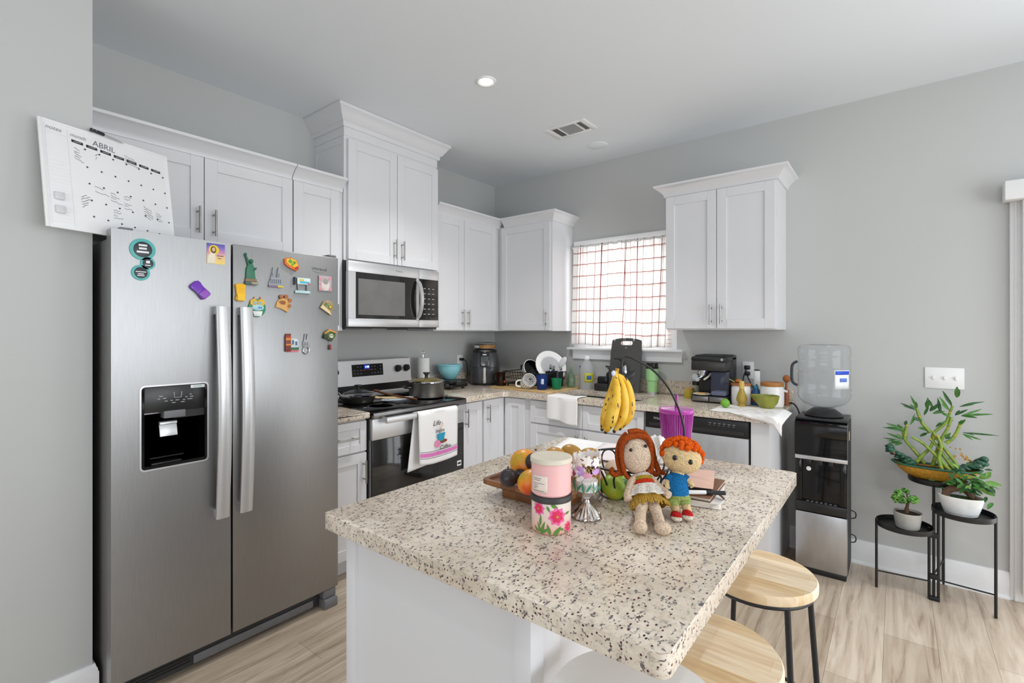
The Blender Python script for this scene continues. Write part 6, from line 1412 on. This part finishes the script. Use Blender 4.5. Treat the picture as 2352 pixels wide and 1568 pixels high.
MB().box(WX_[0], WX_[0]+.035, WY_[0]+.005, -.30, .405, .645, .006).build('niche_side', m_gloss, t, True); MB().box(WX_[1]-.035, WX_[1], WY_[0]+.005, -.30, .405, .645, .006).build('niche_side', m_gloss, t, True)
MB().box(WX_[0]+.035, WX_[1]-.035, -.307, -.30, .405, .645).build('niche_back', m_gloss, t, True)
MB().box(WX_[0], WX_[1], WY_[0], -.30, .645, .668, .003).build('chrome_band', m_steel2, t, True)
mb = MB(lambda a, d, c: (d, a, c)); mb.prism([(-.345, .67), (-.30, .67), (-.30, .872), (-.345, .858), (-.352, .80)], WX_[0], WX_[1]); mb.build('front_panel', m_gloss, t, True)
MB().box(WX_[0], WX_[1], -.33, WY_[1], .866, .88, .006).build('top', m_black, t, True)
MB().lathe([(0, .88), (.095, .88), (.10, .888), (.088, .90), (.055, .925), (0, .925)], (2.672, -.20, 0), 36).build('bottle_collar', m_black, t, True)
MB().cyl((2.61, -.3085, .588), (2.61, -.3095, .588), .012).build('sticker', m_white, t, True)
for x in (2.615, 2.668, 2.72): MB().box(x-.012, x+.012, -.34, -.31, .622, .645, .004).build('tap', m_black, t, True)
MB().box(2.7955, 2.797, -.25, -.21, .76, .81).build('energy_sticker', plain('#d9c98a'), t, True)
mb = MB()
for z in (.13, .27): mb.tube(smooth([(2.79, -.06, z), (2.815, -.06, z+.01), (2.815, -.06, z+.04), (2.79, -.06, z+.05)]), .003, 6)
mb.build('rear_clip', m_black, t, True)
t = thing('water_bottle', 'empty clear plastic water bottle upside down on the dispenser', 'bottle', (2.672, -.20, .925))
MB().lathe([(.026, .0), (.030, .004), (.06, .012), (.105, .03), (.130, .062), (.134, .085), (.129, .10), (.134, .115), (.131, .13), (.131, .20), (.126, .21), (.131, .22), (.131, .275), (.127, .29), (.132, .305), (.132, .345), (.122, .366), (.08, .370), (0, .362)], n=48).build('shell', m_bottle, t)
MB().tube(smooth([(-.128, -.05, .13), (-.150, -.062, .15), (-.154, -.065, .20), (-.150, -.062, .25), (-.128, -.05, .27)]), .008, 10).build('grip', clear('grip_plastic', '#9aa0a5', .3, .05, .3, '#6f7479'), t)
def wl(u, v): a = radians(-62+42*u); return (.1325*cos(a), .1325*sin(a), .125+.105*v)
MB().grid(wl, 10, 4).build('label', plain('#e9edf1', .4), t, solid=.0008)
def wl2(u, v): a = radians(-60+38*u); return (.1335*cos(a), .1335*sin(a), .205+.02*v)
MB().grid(wl2, 10, 2).build('label_band', plain('#2a4fd0', .4), t, solid=.0008)
def wl3(u, v): a = radians(-50+20*u); return (.1335*cos(a), .1335*sin(a), .165+.02*v)
MB().grid(wl3, 6, 2).build('label_mark', plain('#5f7fd8', .4), t, solid=.0008)
# ---------------------------------------------------------------- plant stand
t = thing('plant_stand', 'black metal folding plant stand with three round trays', 'plant stand', (3.17, -.22, 0))
def tray(x, y, z, r=.118):
    MB().lathe([(0, z-.003), (r, z-.003), (r+.002, z), (r+.002, z+.022), (r-.001, z+.022), (r-.002, z+.001), (0, z)], (x, y, 0), 44).build('tray', m_metalblk, t, True)
def leg(x, y, z): MB().tube([(x, y, 0), (x, y, z)], .0062, 10).build('leg', m_metalblk, t, True)
tray(3.036, -.267, .345); tray(3.264, -.270, .462); tray(3.172, -.140, .578)
leg(2.920, -.283, .368); leg(3.136, -.258, .366); leg(3.378, -.288, .484); leg(3.172, -.268, .484); leg(3.154, -.262, .578); leg(3.205, -.022, .578)
for a, b, z in (((2.920, -.283), (3.142, -.258), .09), ((3.166, -.268), (3.378, -.288), .11), ((3.154, -.262), (3.205, -.022), .13)): MB().tube([(a[0], a[1], z), (b[0], b[1], z)], .004, 8).build('stretcher', m_metalblk, t, True)
for z in (.33, .12): MB().box(3.138, 3.170, -.274, -.252, z-.012, z+.012, .002).build('hinge', m_metalblk, t, True)
MB().box(3.134, 3.174, -.276, -.254, 0, .02, .003).build('leg_foot', m_metalblk, t, True)
# bamboo planter
t = thing('bamboo_planter', 'lucky bamboo in an ochre boat-shaped planter with green carved ends, top tray', 'potted plant', (3.165, -.14, .579))
def boat(u, v):  # u round, v up
    a = 2*pi*u; k = v; L_ = .095+.085*k**.8; W_ = .042+.024*k**.6; z = .010+.066*k+.045*max(0, abs(cos(a))-.72)**1.2*k
    return (L_*cos(a), W_*sin(a), z)
MB().grid(boat, 56, 10).build('hull', mat('ochre_scales', '#c8902f', .45, var=.2, scale=90., bump=.6), t, solid=.005)
MB().lathe([(0, 0), (.085, 0), (.092, .012), (.09, .016), (0, .016)], n=40, sy=.45).build('foot', plain('#5f7a5a', .4), t)
mb = MB(); mb.tube([tuple(Vector(boat(i/56, 1))) for i in range(56)], .006, 8, True); mb.build('rim', mat('green_glaze', '#2f5f48', .25, var=.3, scale=60.), t)
m_gl = mat('carved_green_glaze', '#2c5843', .25, var=.45, scale=60., bump=.6)
for s, zz in ((-1, .012), (1, .0)):
    mb = MB(); random.seed(30+s)
    for i in range(44):
        u = random.random(); p = (s*(.085+.105*u), random.uniform(-.042, .042)*(1-.6*u), .080+.070*u**1.2*random.uniform(.55, 1.)+zz*u); mb.ball(p, (random.uniform(.014, .026), random.uniform(.009, .015), random.uniform(.008, .013)), 10, Matrix.Rotation(random.uniform(-.6, .6), 3, 'Y'))
    mb.ball((s*.188, 0, .145+zz), (.018, .016, .016), 14); mb.build('carved_end', m_gl, t)
    MB().ball((s*.165, -.02, .115+zz), (.012, .006, .006), 10).build('carved_accent', plain('#c86a5a'), t)
def bd(u, v): a = 2*pi*u; return (.165*cos(a)*v, .054*sin(a)*v, .064)
MB().grid(bd, 30, 4).build('soil', m_soil, t)
m_stalk = mat('bamboo_stalk', '#7f9a3a', .4, var=.3, scale=25.); m_node = plain('#d9b02e')
def B(px, py): # stalk layout in the planter's own frame, metres across and up
    return ((px-2154)*.00232, 0, 0.02+(1090-py)*.00232)
random.seed(12)
stalks = [[(2118, 1066), (2130, 1046), (2146, 1022), (2152, 1000)], [(2135, 1062), (2125, 1045), (2112, 1028), (2100, 1010), (2096, 985)], [(2150, 1065), (2158, 1030), (2166, 1000), (2176, 975), (2182, 950)], [(2180, 1070), (2162, 1046), (2146, 1028), (2130, 1012), (2112, 1002)], [(2166, 1072), (2160, 1044), (2164, 1016), (2158, 994)], [(2192, 1072), (2170, 1040), (2158, 1018), (2146, 1004)], [(2200, 1075), (2185, 1045), (2172, 1025), (2160, 1005), (2150, 985)], [(2146, 990), (2132, 970), (2125, 950), (2120, 930)], [(2160, 1000), (2150, 1000), (2155, 985), (2172, 965), (2178, 945), (2184, 925)], [(2172, 1010), (2182, 1000), (2190, 985), (2195, 968), (2200, 955)], [(2100, 1010), (2102, 990), (2104, 975)]]
nodes = []
for st in stalks:
    mb = MB()
    yo = random.uniform(-.034, .034); P_ = smooth([tuple(Vector(B(*p))+Vector((0, yo*(1-.5*i/len(st)), 0))) for i, p in enumerate(st)], 4)
    mb.tube(P_, [.0098*(1-.45*i/len(P_)) for i in range(len(P_))], 10); o = mb.build('stalk', m_stalk, t)
    for k in range(2, len(P_), 5): MB().ball(tuple(P_[k]), (.0098*(1-.4*k/len(P_))+.0008, .0098*(1-.4*k/len(P_))+.0008, .0045), 10).build('node', m_node, o)
lv = [((2190, 905), (.05, .1, 1), .055, .020), ((2195, 925), (1, .1, .45), .10, .009), ((2198, 945), (1, -.1, .25), .115, .012), ((2200, 982), (1, .1, .03), .13, .008), ((2200, 985), (1, -.2, -.25), .07, .009), ((2182, 925), (-.4, .2, 1), .09, .014), ((2178, 935), (-.55, -.2, 1), .08, .014), ((2165, 940), (-.2, .2, 1), .075, .012), ((2122, 935), (-.4, .1, 1), .07, .012), ((2122, 940), (-1, .1, .5), .075, .011), ((2140, 935), (.05, .1, 1), .06, .014), ((2145, 940), (.6, -.1, .8), .06, .012), ((2150, 945), (1, .1, .4), .05, .013), ((2135, 950), (.3, -.2, 1), .06, .012), ((2100, 990), (-1, .1, .5), .085, .014), ((2098, 992), (-1, -.1, .25), .09, .012), ((2098, 1012), (-1, .1, .4), .075, .013), ((2095, 1015), (-1, 0, .08), .08, .010), ((2096, 1020), (-1, .2, -.1), .06, .012), ((2102, 978), (.05, .1, 1), .03, .014), ((2110, 975), (.3, .3, 1), .07, .007), ((2155, 975), (.7, .1, .7), .06, .008), ((2165, 965), (.9, .2, .35), .05, .009), ((2188, 945), (.7, -.2, .6), .06, .012), ((2140, 985), (-.8, .2, .3), .04, .012), ((2128, 1000), (.7, -.1, .6), .04, .013), ((2172, 1000), (.5, .1, .9), .04, .013), ((2185, 1000), (-.6, .1, .3), .035, .013), ((2195, 965), (.6, -.2, .9), .04, .014), ((2150, 930), (-.5, -.2, 1), .05, .013), ((2178, 950), (-.8, .1, .6), .05, .012), ((2130, 965), (-.8, -.2, .6), .045, .012)]
for k, m_ in enumerate((m_green, m_green2)):
    mb = MB()
    for i, (p, d, L_, W_) in enumerate(lv):
        if i % 2 == k:
            for j in range(3):
                dj = Vector(d)+Vector((random.uniform(-.25, .25), random.uniform(-.5, .5), random.uniform(-.15, .15)))*(j)
                mb.leaf(Vector(B(*p)), dj, (0, -1, .25), L_*(1.05-.2*j), W_*.95, .12*random.random())
    mb.build('leaves', m_, t, fix=False)
mb = MB(); random.seed(2)
for i in range(14): p = Vector(B(2195+random.uniform(-16, 14), 1032+random.uniform(-14, 12))); mb.leaf(p, (random.uniform(-1, 1), random.uniform(-.5, .5), random.uniform(-.3, 1)), (0, -1, .2), .022, .010, .5)
mb.build('dried_leaves', plain('#c08a3c', .7), t, fix=False)
# jade plant
t = thing('jade_plant', 'small jade plant in a grey ribbed pot on the left tray', 'potted plant', (3.050, -.272, .3465))
rb = lambda a, z: 1
mb = MB(); pr = [(0, 0), (.046, 0), (.050, .004)]+[(.050+.012*i/12+(.0007 if i % 2 else -.0007), .006+.078*i/12) for i in range(13)]+[(.058, .084), (.056, .072), (0, .072)]
mb.lathe(pr, n=44); mb.build('pot', mat('grey_stoneware', '#b9b6ae', .6, var=.08, scale=20.), t)
MB().lathe([(0, .070), (.055, .070), (.055, .074), (0, .078)], n=32).build('soil', m_soil, t)
mb = MB(); P0 = Vector((-.005, 0, .074)); tips = []
mb.tube(smooth([tuple(P0), (-.002, 0, .105), (.002, 0, .135)]), [.010]*6+[.007]*7, 10)
random.seed(6)
for i in range(11):
    a = random.uniform(0, 2*pi); q = Vector((.002, 0, random.uniform(.115, .14))); e = q+Vector((cos(a)*random.uniform(.03, .085), sin(a)*random.uniform(.02, .05), random.uniform(.015, .065))); mb.tube(smooth([tuple(q), tuple((q+e)/2+Vector((0, 0, .012))), tuple(e)]), .003, 6); tips.append(e)
mb.build('trunk', m_bark, t)
for k, m_ in enumerate((m_green, m_green3)):
    mb = MB()
    for e in tips:
        for i in range(9):
            d = Vector((random.uniform(-1, 1), random.uniform(-1, 1), random.uniform(-.3, 1))).normalized(); mb.ball(tuple(e+d*.014), (.0105, .0075, .0035), 8, Matrix.Rotation(random.uniform(0, 6), 3, 'Z') @ Matrix.Rotation(random.uniform(-.9, .9), 3, 'Y'))
    mb.build('leaves', m_, t)
# ginseng ficus
t = thing('ginseng_ficus', 'ginseng ficus with thick arching root in a white ribbed oval pot, right tray', 'potted plant', (3.255, -.278, .4635))
MB().lathe([(0, 0), (.055, 0), (.062, .004)]+[(.062+.026*(i/16)**.8+(.0009 if i % 2 else -.0009), .006+.088*i/16) for i in range(17)]+[(.084, .094), (.080, .08), (0, .078)], n=52, sy=.72).build('pot', plain('#f0f0ee', .3), t)
MB().lathe([(0, .078), (.080, .078), (.079, .082), (0, .086)], n=36, sy=.72).build('moss', mat('moss', '#3f5a2a', .9, var=.3, scale=90., bump=.4), t)
MB().tube(smooth([(-.058, -.012, .078), (-.050, -.012, .112), (-.022, -.008, .128), (.006, 0, .126), (.028, .004, .112), (.045, .004, .078)], 5), [.017]*5+[.016]*10+[.014]*6+[.013]*5, 14).tube(smooth([(.0, 0, .128), (.008, 0, .15), (.02, 0, .175)], 4), .007, 8).tube(smooth([(.02, .01, .125), (.045, .012, .10), (.062, .0, .078)], 4), .010, 10).build('root_trunk', m_bark, t)
random.seed(15)
for k, m_ in enumerate((m_green, m_green2, m_green3)):
    mb = MB()
    for i in range(46 if k < 2 else 16):
        p = Vector((random.gauss(.028, .036), random.gauss(-.005, .028), random.gauss(.165, .026))); d = Vector((random.uniform(-1, 1)+.5*(p.x > .02), random.uniform(-1, .6), random.uniform(-.5, .7))); mb.leaf(p, d, (0, -.4, 1), random.uniform(.028, .045), random.uniform(.014, .022), .25)
    if k == 2:
        for p, d, L_ in (((.085, 0, .175), (1, 0, .15), .06), ((.07, 0, .19), (.8, 0, .7), .05), ((.06, -.01, .145), (1, -.2, -.2), .06)): mb.leaf(p, d, (0, -1, .3), L_, .022, .2)
    mb.build('leaves', m_, t, fix=False)
